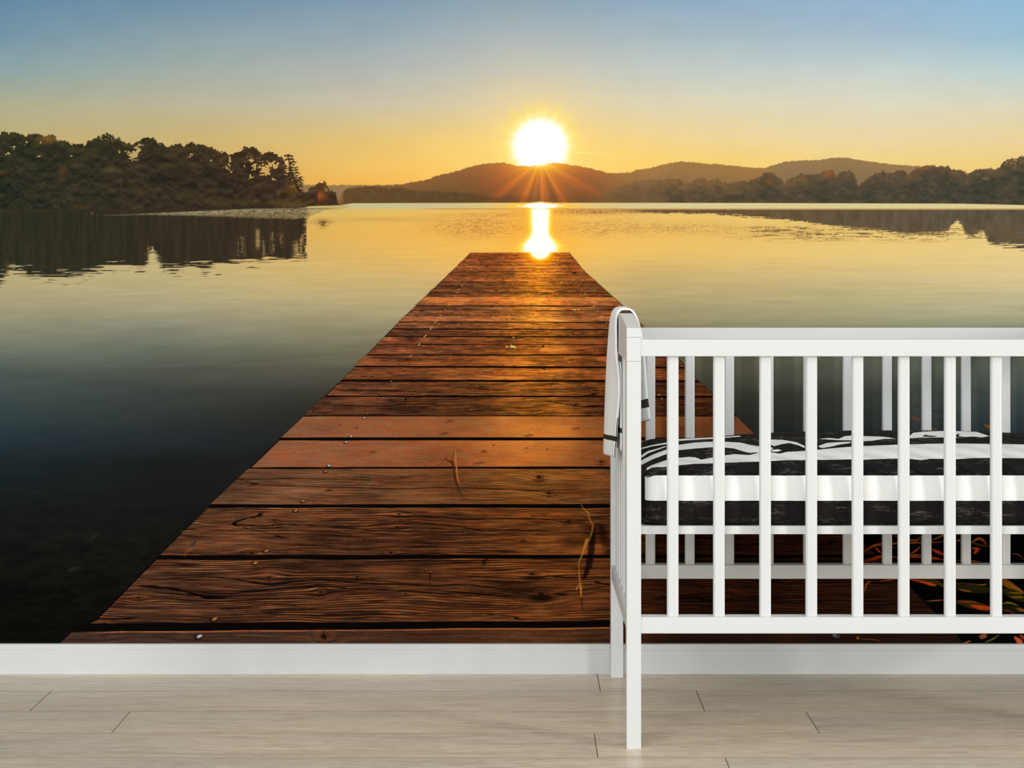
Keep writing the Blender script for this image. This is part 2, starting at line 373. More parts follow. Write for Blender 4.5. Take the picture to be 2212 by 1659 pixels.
    for hx, hy, sx_, sy_, w in ((288, 337, 9, 9, 1.3), (298, 325, 8, 9, 1.0), (276, 330, 5, 7, .7), (305, 310, 14, 8, .5), (225, 298, 26, 7, .45), (57, 308, 6, 4, .9), (87, 308, 4, 3, .9),
                                (20, 332, 8, 3, .8), (86, 338, 6, 2.5, .9), (153, 336, 3, 2, .9), (258, 328, 3, 2.5, 1.0), (30, 318, 10, 4, .6), (116, 318, 8, 3, .6),
                                (496, 345, 3, 16, 1.0), (493, 363, 8, 5, .8), (411, 338, 5, 9, .7), (432, 348, 3, 2, 1.0), (456, 347, 3, 2, .8),
                                (541, 345, 10, 12, .6), (548, 364, 5, 9, 1.1), (542, 382, 4, 5, 1.0), (572, 362, 18, 16, .8), (590, 356, 12, 8, .9), (576, 372, 8, 9, 1.0), (590, 388, 4, 3, 1.0),
                                (620, 365, 5, 16, 1.0), (632, 372, 12, 5, .7), (640, 388, 10, 4, .7), (638, 402, 12, 4, .6), (650, 396, 6, 10, .5), (500, 372, 5, 3, .9), (530, 358, 3, 3, .9)):
        hole = hole + w * np.exp(-(((X - hx) / sx_) ** 2 + ((Y - hy) / sy_) ** 2))
    hn = vn(X / 3.4, Y / 3.2, 4) * 0.6 + vn(X / 1.6, Y / 1.6, 2) * 0.2
    hm = ss(0.66, 0.80, hn + hole * 0.46) * (hole > 0.05)
    mt = mt * (1 - 0.9 * hm)
    C += (cc - C) * mt[..., None]
    for tx, y0_, y1_ in ((260, 375, 425), (547, 355, 392), (554, 352, 385), (624, 350, 400)):
        trunk = np.exp(-((X - tx - (Y - y0_) * 0.06) / 1.1) ** 2) * ss(y0_, y0_ + 5, Y) * ss(y1_, y1_ - 5, Y)
        mixc(C, (84, 70, 48) if tx < 300 else (60, 44, 32), trunk * 0.6)

def streak(X, Y, sx_, sy_, seed): return fbm(X / sx_ + Y * 0.03, Y / sy_, 3, seed)
def paint_water(C, X, Y):
    x = X[0]
    # broad soft swell, finer towards the far shore
    d = np.clip((Y - 436) / 400, 0.02, 1.5)
    Ys = Y - 0.05 * (X - 1100) * ss(560, 760, Y)
    n = 0.65 * (fbm(X / (90 + 120 * d), Ys / (2.0 + 22 * d), 3, 41) - 0.5) + 0.5 * (fbm(X / (30 + 50 * d), Ys / (1.2 + 6 * d), 3, 49) - 0.5)
    amp = np.interp(Y, [440, 520, 620, 760, 900, 1100], [6, 8, 15, 13, 6, 4])
    C += (n * amp * 1.5)[..., None] * np.array((1.0, 0.95, 0.75), dtype=np.float32)
    dark = ss(1000, 1200, Y)
    n2 = fbm(X / 24, Y / 9, 4, 43) - 0.5
    C += (n2 * 14 * dark)[..., None] * np.array((1.0, 0.9, 0.6), dtype=np.float32)
    if Y.min() > 640: return
    shore = ipl(SHORE, x)[None, :]
    rip = fbm(X / 34, Y / 1.5, 2, 47) - 0.5
    rip2 = 1.2 * (0.45 * fbm(X / 10, Y / 1.3, 2, 51) + 0.55 * vn(X / 3.2, Y / 1.15, 13) - 0.5)
    # pale wind-ruffled band along the shores
    m = ss(735, 760, X) * ss(0, 1.5, Y - shore) * ss(452.5, 450, Y)
    cb = np.array((196, 188, 148)) + ss(1150, 1500, X)[..., None] * np.array((18, 13, 2)) + np.exp(-((X - SX) / 120) ** 2)[..., None] * np.array((50, 10, -50))
    C += (cb - C) * (m * 0.85)[..., None]
    thin = np.exp(-((Y - 451.3) / 0.9) ** 2) * ss(880, 960, X)
    mixc(C, (165, 108, 56), thin * 0.7)
    # ruffled brown patches either side of the sun path
    pat = np.exp(-(((X - 1045) / 105) ** 2 + ((Y - 490) / 22) ** 2)) + 0.55 * np.exp(-(((X - 1080) / 130) ** 2 + ((Y - 465) / 5) ** 2))
    mixc(C, (172, 106, 58), np.clip(pat * 1.3, 0, 1) * (0.25 + 0.75 * ss(-0.12, 0.26, rip2 + 0.35 * rip)) * 0.62)
    pat = np.exp(-(((X - 830) / 110) ** 2 + ((Y - 474) / 5) ** 2))
    mixc(C, (200, 146, 72), pat * 0.5)
    pat = np.exp(-(((X - 1270) / 130) ** 2 + ((Y - 457) / 6) ** 2)) * ss(451, 453, Y)
    mixc(C, (150, 92, 52), np.clip(pat * 1.2, 0, 1) * (0.3 + 0.7 * ss(-0.2, 0.2, rip2)) * 0.8)
    pat = np.exp(-(((X - 1300) / 110) ** 2 + ((Y - 492) / 18) ** 2)) + 0.9 * np.exp(-(((X - 1480) / 90) ** 2 + ((Y - 492) / 12) ** 2)) + 1.0 * np.exp(-(((X - 1680) / 140) ** 2 + ((Y - 502) / 12) ** 2))
    mixc(C, (166, 122, 76), np.clip(pat * 1.1, 0, 1) * (0.2 + 0.8 * ss(-0.10, 0.24, rip2 + 0.5 * rip)) * 0.6)
    # reflection of the right-hand wood
    bot = ipl([(1300,455),(1420,459),(1520,461.5),(1600,465),(1650,470),(1700,475),(1740,480),(1800,486),(1850,492),(1900,497),(1950,503),(2000,504),(2040,500),(2052,492),(2060,482),(2068,478),(2076,484),(2084,500),(2090,506),(2100,508),(2112,504),(2118,498),(2126,500),(2134,518),(2150,528),(2212,532),(2400,540),(2900,530)], x)[None, :]
    e = Y - bot + rip * np.interp(Y, [450, 480, 530], [3, 14, 34]) + rip2 * 6
    m = ss(1.5, -1.5, e) * ss(452, 453.5, Y) * ss(1300, 1420, X)
    hz = ss(1400, 2100, X)[..., None]
    cr = np.array((104, 80, 56)) * (1 - hz) + np.array((88, 78, 62)) * hz
    cr = cr + (fbm(X / 9, Y / 26, 3, 55) - 0.5)[..., None] * 22 + (rip2 * 14)[..., None]
    C += (cr - C) * (m * 0.97)[..., None]
    # ripples streaking out below it
    pat = ss(1560, 1700, X) * ss(486, 494, Y) * ss(528, 508, Y)
    mixc(C, (108, 84, 58), pat * ss(0.05, 0.16, rip + 0.5 * rip2) * 0.8)
    # reflection of the left-hand wood
    bot = ipl([(-900,590),(-300,600),(-100,590),(0,602),(15,592),(25,576),(40,580),(60,590),(120,596),(200,592),(225,578),(262,571),(300,580),(316,574),(322,548),(330,535),(336,548),(345,570),(352,584),(380,582),(420,572),(450,574),(500,566),(530,560),(560,564),(600,558),(640,558),(660,556),(664,470),(690,440)], x)[None, :]
    e = Y - bot + rip * np.interp(Y, [460, 520, 600], [2, 14, 64]) + rip2 * 9
    m = ss(1.5, -1.5, e) * ss(668, 658, X + 22 * rip2 + 10 * rip)
    k = ss(0, 700, X)[..., None]
    base = np.array((46, 46, 35)) * (1 - k) + np.array((58, 46, 34)) * k
    vs_ = fbm(X / 5, Y / 60, 3, 57) - 0.5
    base = base + vs_[..., None] * np.array((20, 15, 9)) + (rip2 * 8)[..., None]
    gaps = 0
    for gx, w, y0_, y1_ in ((520, 7, 505, 545), (557, 4, 490, 530), (567, 5, 510, 550), (592, 6, 495, 545), (607, 4, 500, 545), (640, 6, 515, 556), (652, 4, 500, 550), (326, 7, 528, 575), (338, 8, 548, 585), (22, 6, 560, 590)):
        gaps = gaps + np.exp(-((X - gx + 3 * rip2) / w) ** 2) * ss(y0_, y0_ + 12, Y) * ss(y1_ + 14, y1_, Y)
    gm = np.clip(gaps, 0, 1) * ss(-0.25, 0.35, rip2 + vs_ * 1.6 + 0.5 * (vn(X / 2.2, Y / 40, 6) - 0.5)) * 0.75
    base = base * (1 - gm[..., None]) + np.array((200, 168, 104)) * gm[..., None]
    C += (base - C) * m[..., None]
    # small reflection of the bushes at the point
    m = np.exp(-(((X - 697) / 8) ** 2 + ((Y - 483) / 9) ** 2)) + 0.5 * np.exp(-(((X - 697) / 24) ** 2 + ((Y - 480) / 6) ** 2))
    mixc(C, (92, 62, 40), np.clip(m, 0, 1) * ss(-0.25, 0.1, rip2) * 0.85)
    # bright ruffled strip in front of the left shore
    top = ipl([(-900, 452), (0, 453.5), (200, 452), (201, 466), (300, 461.5), (380, 458.3), (450, 455), (560, 450.5), (640, 449), (735, 445), (760, 441)], x)[None, :]
    botb = ipl([(-900, 456), (0, 457), (190, 454), (201, 466.5), (300, 465), (380, 466), (450, 468), (560, 472), (640, 474), (665, 470), (700, 456), (735, 452), (760, 450)], x)[None, :]
    m = ss(-0.6, 0.8, Y - top) * ss(1.0, -2.5, Y - botb + rip2 * 7) * ss(765, 730, X)
    q = np.clip((Y - top) / 14, 0, 1)[..., None]
    cw = np.array((176, 166, 128)) * (1 - q) + np.array((150, 132, 88)) * q
    kk = ss(230, 420, X)
    cw = cw * (0.78 + 0.22 * kk[..., None])
    m = m * 0.9 * np.clip(0.75 + rip2 * 1.2, 0, 1)
    C += (cw - C) * m[..., None]
    line = np.exp(-((Y - ipl([(500, 453), (560, 451.5), (735, 450.5)], x)[None, :]) / 0.7) ** 2) * ss(520, 600, X) * ss(735, 700, X)
    mixc(C, (74, 56, 36), line * 0.8)
    # sun path on the water
    dx = X - SX
    w = np.interp(Y, [436, 441, 444, 448, 452, 480, 500, 512, 530, 545, 556, 562], [10, 17, 19, 19, 18, 17, 16, 20, 34, 32, 18, 4])
    jag = 1 + 0.25 * rip * ss(505, 520, Y)
    q = np.abs(dx) / (w * jag)
    mixc(C, (250, 178, 60), 0.75 * np.exp(-(dx / (w + 46)) ** 2) * ss(440, 452, Y))
    mixc(C, (255, 214, 70), ss(1.9, 1.1, q) * ss(435, 440, Y))
    mixc(C, (255, 246, 160), ss(1.35, 1.0, q) * ss(435, 440, Y))
    mixc(C, (255, 255, 252), ss(1.1, 0.85, q) * ss(436, 440, Y))

def seg(C, xs, ys, pts, w, col, alpha=1.0, soft=0.8):
    """paint a tapering stroke (w may be a list) on the regular grid"""
    ws = w if isinstance(w, (list, tuple)) else [w] * len(pts)
    mw = max(ws) + soft + 2
    x0 = min(p[0] for p in pts) - mw; x1 = max(p[0] for p in pts) + mw
    y0 = min(p[1] for p in pts) - mw; y1 = max(p[1] for p in pts) + mw
    i0, i1 = np.searchsorted(xs, [x0, x1]); j0, j1 = np.searchsorted(ys, [y0, y1])
    if i1 <= i0 or j1 <= j0: return
    gx, gy = np.meshgrid(xs[i0:i1], ys[j0:j1])
    m = np.zeros_like(gx)
    for (a, b, wa, wb) in zip(pts[:-1], pts[1:], ws[:-1], ws[1:]):
        vx, vy = b[0] - a[0], b[1] - a[1]; L2 = vx * vx + vy * vy + 1e-9
        t = np.clip(((gx - a[0]) * vx + (gy - a[1]) * vy) / L2, 0, 1)
        d = np.hypot(gx - a[0] - t * vx, gy - a[1] - t * vy)
        m = np.maximum(m, ss(soft, -soft, d - (wa + (wb - wa) * t)))
    sub = C[j0:j1, i0:i1]
    sub += (np.asarray(col, dtype=np.float32) - sub) * (m * alpha)[..., None]
def blob(C, xs, ys, cx, cy, rx, ry, col, alpha=1.0, ang=0.0, hard=0.35):
    R = max(rx, ry) * 1.6
    i0, i1 = np.searchsorted(xs, [cx - R, cx + R]); j0, j1 = np.searchsorted(ys, [cy - R, cy + R])
    if i1 <= i0 or j1 <= j0: return
    gx, gy = np.meshgrid(xs[i0:i1] - cx, ys[j0:j1] - cy)
    c, s = math.cos(ang), math.sin(ang)
    q = np.hypot((gx * c + gy * s) / rx, (-gx * s + gy * c) / ry)
    m = ss(1 + hard, 1 - hard, q) * alpha
    sub = C[j0:j1, i0:i1]; sub += (np.asarray(col, dtype=np.float32) - sub) * m[..., None]

def pine(C, xs, ys):
    col = (54, 42, 31)
    seg(C, xs, ys, [(622, 334), (625, 352), (630, 372), (638, 395), (648, 415)], [1, 1.3, 1.6, 2, 2], col)
    for a, b, x1, y1, w in ((622,336,634,338,2.2),(621,337,613,336,1.8),(624,343,636,345,2.4),(622,344,614,346,1.8),(625,350,641,350,2.2),(626,353,638,357,1.8),(627,362,645,362,1.8),
                            (628,368,646,367,2.0),(630,373,649,374,2.2),(632,378,646,379,1.4),(634,384,656,383,2.0),(636,388,657,389,2.6),(638,392,655,394,2.4),(641,398,657,398,1.8),(643,402,656,403,2.2),
                            (628,361,617,365,1.4),(630,371,620,376,1.6),(634,385,624,390,2)):
        n_ = 5; pts = [(a + (x1 - a) * k / n_, b + (y1 - b) * k / n_ - 1.2 * math.sin(k * 2.1 + a)) for k in range(n_ + 1)]
        seg(C, xs, ys, pts, [w * (1.0 if k % 2 else 0.55) for k in range(n_)] + [0.4], col, 0.95, 0.9)
    for a, b in ((698,395),(702,398),(694,399),(706,403),(700,391)):
        seg(C, xs, ys, [(a, b), (a + 3, b + 6)], [1.2, 2.4], (84, 58, 34), 0.9)
def smooth(pts, k=6):
    P = [np.array(q, dtype=float) for q in pts]; P = [P[0]] + P + [P[-1]]; out = []
    for a, b, c, d in zip(P[:-3], P[1:-2], P[2:-1], P[3:]):
        for t in np.arange(k) / k:
            out.append(tuple(0.5 * (2*b + (c-a)*t + (2*a-5*b+4*c-d)*t*t + (3*b-3*c+d-a)*t**3)))
    out.append(tuple(P[-1])); return out

EDL = [(545,1018),(694,863),(821,738),(898,657),(945,607),(1010,540),(1090,455),(1199,345),(1209,333),(1340,204),(1356,172),(1367,155),(1392,128),(1500,20)]
EDR = [(545,1229),(558,1240),(586,1263),(660,1346),(708,1393),(774,1466),(818,1504),(848,1538),(895,1587),(936,1629),(1272,1966),(1326,2020),(1370,2067),(1391,2086),(1500,2190)]
# boards of the printed pier: top and bottom at x=300 and at x=1300, colour, grain strength, gap darkness above
PL_ = [
 (545.5,551,545.5,551,(140,66,36),.25),(551,558,551,558,(128,60,34),.3),(558,565,558,566,(132,66,40),.3),(565,573,566,573,(118,60,38),.3),
 (573.5,580,573.5,580,(150,78,48),.3),(580,587,580,587,(122,62,38),.3),(587,594,587,594,(110,58,36),.3),(594,600,594,601,(118,60,36),.3),
 (600,607,601,608,(140,72,44),.3),(607,616,608,617,(98,52,34),.35),(616.5,623,617,624,(92,50,34),.35),(623.5,631,624,632,(110,58,36),.35),
 (632,639.5,633,642,(104,56,36),.35),(640,649,642,651,(190,106,62),.2),(649,657.5,651,660.5,(160,86,52),.25),(659,668,662,671,(108,60,42),.35),
 (668.5,680,671.5,683,(112,62,42),.35),(680,693,683,695.5,(142,80,54),.3),(694.5,708,697,711,(124,68,44),.4),(709.8,725.5,712.5,726.5,(106,58,40),.4),
 (727.2,743.5,728.5,744,(128,68,44),.4),(744.5,765,745,766,(122,64,42),.4),(767,788.5,768,792,(132,70,42),.4),(792,819.5,795,821,(142,76,44),.4),
 (824,854,825,855.5,(110,60,38),.6),(857,897,858,898,(94,52,34),.8),(899.5,945,899.5,945.3,(154,90,60),.10),(951.5,1010,951,1007.8,(156,90,60),.12),
 (1011.6,1089.6,1013,1089,(110,68,44),.5),(1097,1199.5,1097,1198.5,(94,54,32),.9),(1209.6,1346,1206.8,1341.5,(84,48,28),.95),(1364,1440,1354.5,1440,(74,46,32),.4)]
KN = [(1152,1238,22,7),(1171,1280,20,9),(582,1246,15,7),(693,1277,10,7),(772,1245,12,4),(877,1282,8,4),(862,1110,9,4),(859,1138,15,5),(594,1122,13,5),(545,1193,15,7),(846,1192,14,6),
      (1187,1063,14,7),(1299,996,10,6),(1230,1124,15,5),(1130,1165,8,4),(701,1371,20,13),(710,1057,8,3),(1165,1028,12,9),(300,1290,12,6),(1700,1250,16,7),(1560,1290,14,6),(1007,882,7,4),(1245,872,9,4)]
def paint_pier(C, X, Y, xs, ys):
    x = xs[None, :]
    eL = np.interp(ys, *np.array(EDL).T)[:, None]; eR = np.interp(ys, *np.array(EDR).T)[:, None]
    inside = ss(-1.6, 1.6, X - eL) * ss(1.6, -1.6, X - eR)
    W = np.zeros_like(C); A = np.zeros(X.shape, dtype=np.float32)
    for i, (tl_, bl_, tr_, br_, col, gr) in enumerate(PL_):
        lo, hi = min(tl_, tr_) - 3, max(bl_, br_) + 3
        j0, j1 = np.searchsorted(ys, [lo, hi])
        if j1 <= j0: continue
        xx, yy = X[j0:j1], Y[j0:j1]
        f = (xx - 300) / 1000.0
        wob = (vn(xx / 90, xx * 0 + i * 3.3, 5) - 0.5) * np.interp(tl_, [545, 800, 1200], [0.2, 1.0, 2.5])
        top = tl_ + (tr_ - tl_) * f + wob; bot = bl_ + (br_ - bl_) * f + wob * 0.6
        wid = np.maximum(bot - top, 1)
        # grain bends round the knots
        y2 = yy.copy()
        for kx, ky, rx, ry in KN:
            if ky < lo or ky > hi: continue
            q = ((xx - kx) / (rx * 2.6)) ** 2 + ((yy - ky) / (ry * 2.2)) ** 2
            y2 = y2 - (yy - ky) * 0.75 * np.exp(-q)
        w = max(0.5 * (tl_ + bl_) - 443, 60.0)
        U = (xx - 1125) / w * 3.1 + i * 7.7
        t = (y2 - top) / wid
        wm = float(wid.mean())
        if tl_ < 860: gr = min(gr * 1.7, 0.85)
        wp = fbm(U * 0.8, t * 1.8, 3, 61 + i) - 0.5
        vy = t * wm                                     # rows of print along the board width
        fs = float(np.interp(tl_, [545, 700, 1000, 1200], [2.0, 2.6, 3.2, 4.0]))
        g1 = fbm(U * 1.2, vy / fs + wp * 6.0, 3, 63 + i, 0.7) - 0.5
        g2 = fbm(U * 6.0, vy / (fs * 0.45) + wp * 10.0, 2, 65 + i) - 0.5
        mott = fbm(U * 1.6, t * 1.6, 4, 67 + i) - 0.5
        fleck = vn(xx / 2.2, yy / 1.3, 3) - 0.5
        lum = 1 + gr * (1.15 * g1 + 1.0 * g2) + (0.30 + 0.45 * gr) * mott + (0.10 + 0.14 * gr) * fleck
        # dark growth-ring grooves running with the board
        per = fs * 1.25
        band = ss(0.30, 0.62, fbm(U * 1.1, t * 3.0 + i, 2, 74 + i))
        ph = vy / per + wp * (5.0 if wm > 40 else 2.0) + 0.35 * g2
        grv = np.clip(0.5 + 0.5 * np.sin(2 * np.pi * ph), 0, 1) ** 2.2 * band
        grv = grv * np.clip(0.45 + 1.6 * vn(U * 3.0, vy / per, 71 + i), 0, 1)
        lum = lum * (1 - 0.62 * gr * grv) * (1 + 0.10 * gr)
        base = np.array(col, dtype=np.float32) * np.array((0.97, 1.02, 1.0))
        base = base * float(np.interp(tl_, [545, 850, 1010], [0.98, 0.97, 1.0])) + np.array((0, 3, 2)) * float(np.interp(tl_, [545, 850, 1010], [2.0, 1.2, 0.0]))
        lf = ss(1100, 250, xx)[..., None]
        rf = ss(1290, 1480, xx)[..., None] * ss(1050, 1180, yy)[..., None]
        cc = base * (1 - lf) * np.array((1.05, 0.99, 0.84)) + base * lf * np.array((0.97, 1.02, 1.08))
        cc = cc * (1 - rf * np.array((0.46, 0.50, 0.52)))
        cc = cc * np.clip(lum, 0.10, 1.8)[..., None]
        # lighter ridges catch the low sun
        ridge = ss(0.55, 0.98, 0.5 - 0.5 * np.sin(2 * np.pi * ph - 0.6)) * band * ss(-0.25, 0.2, g1 + g2) * gr * ss(900, 1090, yy)
        cc = cc + ridge[..., None] * np.array((52, 31, 16)) * (1 - 0.75 * rf)
        # open checks following the grain
        cv = np.abs(vn(U * 0.6, t * (2.2 + 3 * gr) + wp * 3.2 + g2 * 0.15, 70 + i) - 0.5)
        br = ss(0.52, 0.66, vn(U * 0.9, t * 3, 72 + i))
        ck = ss(0.016, 0.004, cv) * br * ss(0.3, 0.6, gr)
        cc = cc * (1 - 0.85 * ck[..., None])
        chn = (fbm(xx / 14, yy / 3.0, 2, 91) - 0.5)[..., None]; chm = (fbm(xx / 40, yy / 7.0, 2, 95) - 0.5)[..., None]
        cc = cc * (1 + chn * np.array((0.10, -0.16, -0.10)) + chm * np.array((-0.08, 0.10, 0.34))) + np.array((0, 0, 4))
        # side light edge at the near arris
        if tl_ > 1300:
            cc = cc + np.exp(-((yy - top - 1.6) / 1.5) ** 2)[..., None] * np.array((112, 58, 22)) * ss(150, 300, xx)[..., None]
            cc = cc * (1 + 0.25 * (fbm(xx / 9, yy / 3.5, 3, 77) - 0.5))[..., None]
        elif tl_ > 1090:
            cc = cc + np.exp(-((yy - top - 1.0) / 1.0) ** 2)[..., None] * np.array((40, 22, 10))
        # golden sheen under the sun
        xc = 1163 - 0.02 * (yy - 545)
        gx1 = np.exp(-((xx - xc) / (np.interp(yy, [545, 700, 950], [42, 66, 110]))) ** 2)
        a1 = np.interp(yy, [545, 570, 640, 700, 760, 960, 1060, 1100], [1.1, 1.0, .9, .75, .6, .40, .2, 0.0])
        cc = cc + (gx1 * a1)[..., None] * np.array((104, 66, 6)) * (0.55 + 1.1 * np.clip(lum - 0.7, 0, 1))[..., None]
        gx2 = np.exp(-((xx - 1180) / 190) ** 2)
        a2 = np.interp(yy, [545, 650, 960, 1350], [.5, .5, .45, 0.15])
        cc = cc + (gx2 * a2)[..., None] * np.array((34, 17, -10)) * np.clip(lum, 0.3, 1.5)[..., None]
        soft = 0.7 if wid.mean() > 12 else 0.5
        m = ss(-soft, soft, yy - top) * ss(soft, -soft, yy - bot)
        # board ends are not flush
        off = ((i * 37) % 11 - 5) * np.interp(tl_, [545, 1300], [0.25, 1.0])
        m = m * ss(-1.6, 1.6, xx - eL[j0:j1] - off) * ss(1.6, -1.6, xx - eR[j0:j1] - off * 0.7)
        Ws = W[j0:j1]; Ws += (np.clip(cc, 0, 255) - Ws) * m[..., None]
        A[j0:j1] = np.maximum(A[j0:j1], m)
    gapc = np.zeros_like(C) + np.array((12, 9, 9), dtype=np.float32)
    far = ss(700, 560, Y)[..., None]
    gapc = gapc * (1 - far) + np.array((70, 34, 20)) * far
    vis = np.maximum(inside * (Y > 545), A)
    out = gapc * (1 - A[..., None]) + W * A[..., None]
    C += (out - C) * vis[..., None]
    # sun blob spilling over the far end
    q = np.hypot((X - SX) / 21, (Y - 543) / 17)
    mixc(C, (255, 150, 10), 0.8 * ss(2.3, 1.0, q)); mixc(C, (255, 206, 40), ss(1.5, 1.0, q)); mixc(C, (255, 255, 240), ss(1.12, 0.85, q))

def details(C, xs, ys):
    # knots: pale ring and dark eye
    for kx, ky, rx, ry in KN:
        blob(C, xs, ys, kx, ky, rx, ry, (118, 66, 36), 0.30)
        blob(C, xs, ys, kx + 1, ky + ry * 0.25, rx * 0.75, ry * 0.6, (70, 36, 18), 0.45)
        blob(C, xs, ys, kx - rx * 0.1, ky + ry * 0.3, rx * 0.28, ry * 0.35, (22, 10, 6), 0.8)
        seg(C, xs, ys, [(kx - rx * 1.3, ky + ry), (kx, ky + ry * 1.35), (kx + rx * 1.3, ky + ry * 0.9)], [0.3, 1.2, 0.3], (26, 13, 8), 0.75)
    for kx, ky, rx, ry, a in ((1171,1292,26,7,.85),(1152,1249,26,4,.7),(1100,1260,40,4,.35),(1130,1275,60,20,.25),(1212,1284,16,3,.8),(1240,1170,30,14,.4),(1290,1150,30,18,.5)):
        blob(C, xs, ys, kx, ky, rx, ry, (18, 9, 6), a, 0, 0.6)
    for kx, ky, rx, ry, a in ((1244,926,9,3,.5),(970,911,9,3,.5),(959,937,11,3,.55),(1142,941,10,3,.6),(1035,1001,14,3,.6),(1045,976,6,3,.6),(1290,955,20,6,.4),(805,977,9,3,.5),(770,925,4,2,.5),(560,980,6,1.5,.35),(820,1000,30,5,.15),(1160,1040,22,5,.4)):
        blob(C, xs, ys, kx, ky, rx, ry, (84, 44, 24), a * 0.6, -0.15, 0.6)
        seg(C, xs, ys, [(kx - rx, ky + 1), (kx + rx * .2, ky - ry * .8), (kx + rx, ky)], [0.2, 0.7, 0.2], (44, 20, 12), a)
    # long open cracks in the near boards
    cr = [([(430,1128),(520,1133),(575,1136),(600,1133),(650,1134),(740,1140),(830,1147),(900,1146)], 1.5),
          ([(540,1141),(590,1141),(612,1137)], 1.6), ([(840,1116),(880,1117),(960,1118),(1010,1122),(1100,1120),(1180,1122),(1240,1130),(1318,1133)], 1.4),
          ([(880,1131),(960,1133),(1000,1139),(1040,1146),(1100,1145),(1200,1149),(1318,1154)], 1.3), ([(900,1150),(980,1156),(1060,1155),(1140,1157)], 1.1),
          ([(380,1142),(470,1146),(560,1147),(640,1146),(720,1149),(760,1156)], 1.1), ([(430,1152),(520,1154),(640,1153),(760,1158)], 0.9),
          ([(290,1247),(340,1251),(430,1246),(500,1250),(560,1260),(590,1264),(640,1256),(700,1252),(760,1258),(850,1262),(930,1266),(1000,1262),(1060,1268),(1100,1262)], 1.8),
          ([(330,1271),(400,1276),(480,1282),(560,1276),(620,1270),(700,1268),(770,1272),(860,1276),(940,1282),(1010,1288),(1090,1280)], 1.5),
          ([(320,1276),(380,1284),(420,1290)], 1.0), ([(700,1247),(760,1252),(830,1256),(880,1260)], 1.3), ([(980,1243),(1040,1246),(1080,1247)], 1.2),
          ([(1180,1243),(1220,1247),(1318,1248)], 1.6), ([(1210,1277),(1260,1274),(1318,1266)], 1.4), ([(1280,1256),(1318,1264)], 2.2),
          ([(240,1296),(330,1290),(420,1298),(520,1300)], 1.0), ([(440,1330),(560,1326),(700,1330),(900,1327)], 0.9), ([(540,1046),(620,1050),(720,1052),(860,1056),(960,1053),(1060,1056),(1180,1060),(1250,1055)], 1.0),
          ([(500,1036),(640,1034),(800,1037)], 0.8), ([(690,840),(740,843),(880,846),(1020,850),(1100,848)], 0.9), ([(700,873),(800,878),(900,873),(1010,876)], 1.0), ([(1180,866),(1240,876),(1300,878)], 1.1),
          ([(1395,1290),(1440,1298),(1500,1300),(1640,1296),(1760,1290)], 1.3), ([(1700,1262),(1820,1258),(1920,1262)], 1.6)]
    C0 = C.copy()
    for pts, w in cr:
        pts = smooth(pts); L_ = len(pts)
        ws = [w * (0.25 + 0.75 * math.sin(math.pi * k / (L_ - 1)) ** 0.6) * (0.55 + 0.45 * math.sin(k * 0.9 + w * 40) ** 2) for k in range(L_)]
        seg(C, xs, ys, pts, ws, (14, 8, 6), 0.88, 1.0)
        seg(C, xs, ys, [(a, b + w + 1.6) for a, b in pts], [q * 0.4 for q in ws], (146, 90, 52), 0.4, 0.9)
    eL = np.interp(ys, *np.array(EDL).T)[:, None] + 3; eR = np.interp(ys, *np.array(EDR).T)[:, None] - 3
    msk = (ss(-1.5, 1.5, xs[None, :] - eL) * ss(1.5, -1.5, xs[None, :] - eR))[..., None].astype(np.float32)
    C -= (C - C0) * (1 - msk)
    # nails, two rows down each side
    nails = [(1039,559),(1033,566),(1026,574),(1019,583),(1013,592),(1008,600),(1003,611),(998,617),(992,625),(987.5,632),(982,639),(970,657),(961,669),(951,681),(943,693),(940,696),(932.6,708),(930,711),(920,724),(917,727),(906,743),(904,745.5),(887.6,768.6)]
    nr = [(1213,565),(1219,573),(1225,582),(1232,593),(1238,602),(1244,611),(1250,617),(1257,626),(1263,634),(1269,642.6),(1282.6,661),(1291,672),(1299,684),(1310,698),(1424,853),(1430,861)]
    for (a, b) in nails + nr:
        r = np.interp(b, [550, 900], [0.7, 1.7])
        blob(C, xs, ys, a, b, r * 1.2, r, (250, 205, 120), 0.85)
    for (a, b) in [(871,788),(868,794),(850,818),(845,824),(824,851.5),(818,859),(794,892.5),(787,903),(758,942.6),(748,955),(711,1006),(704,1018),(655,1082.5),(639,1103),(576,1190),(552,1216),(464,1337),(431,1374.6)]:
        r = float(np.interp(b, [780, 1380], [1.8, 6.0])); blue = b in (1374.6, 942.6, 955, 903, 1006, 1374)
        blob(C, xs, ys, a - r * .3, b + r * .25, r * 1.7, r * 0.95, (20, 12, 9), 0.75, -0.15)
        blob(C, xs, ys, a, b, r * 1.15, r * 0.62, (150, 160, 165) if blue else (150, 92, 50), 0.95, -0.35 if b > 1090 else 0)
        blob(C, xs, ys, a - r * .1, b - r * .1, r * .7, r * .32, (225, 228, 222) if blue else (205, 140, 84), 0.8, -0.35 if b > 1090 else 0)
    blob(C, xs, ys, 1806, 1374, 8, 4, (70, 84, 92), 0.9, 0.3); blob(C, xs, ys, 1803, 1372, 4, 1.6, (140, 156, 166), 0.7, 0.3)
    # fallen leaves
    blob(C, xs, ys, 1108, 749, 7, 2.6, (250, 206, 110), 1, 0.05); blob(C, xs, ys, 1095, 749, 3.2, 1.8, (245, 190, 96), 1)
    seg(C, xs, ys, [(1103, 745), (1110, 750)], [0.5, 1.6], (255, 222, 140)); seg(C, xs, ys, [(1108, 753), (1099, 753), (1090, 761)], [2, 1, .4], (70, 36, 22), .7)
    blob(C, xs, ys, 1109, 729, 2.4, 1.2, (240, 190, 110), .9); blob(C, xs, ys, 1066, 685, 2, 1.1, (240, 190, 110), .9)
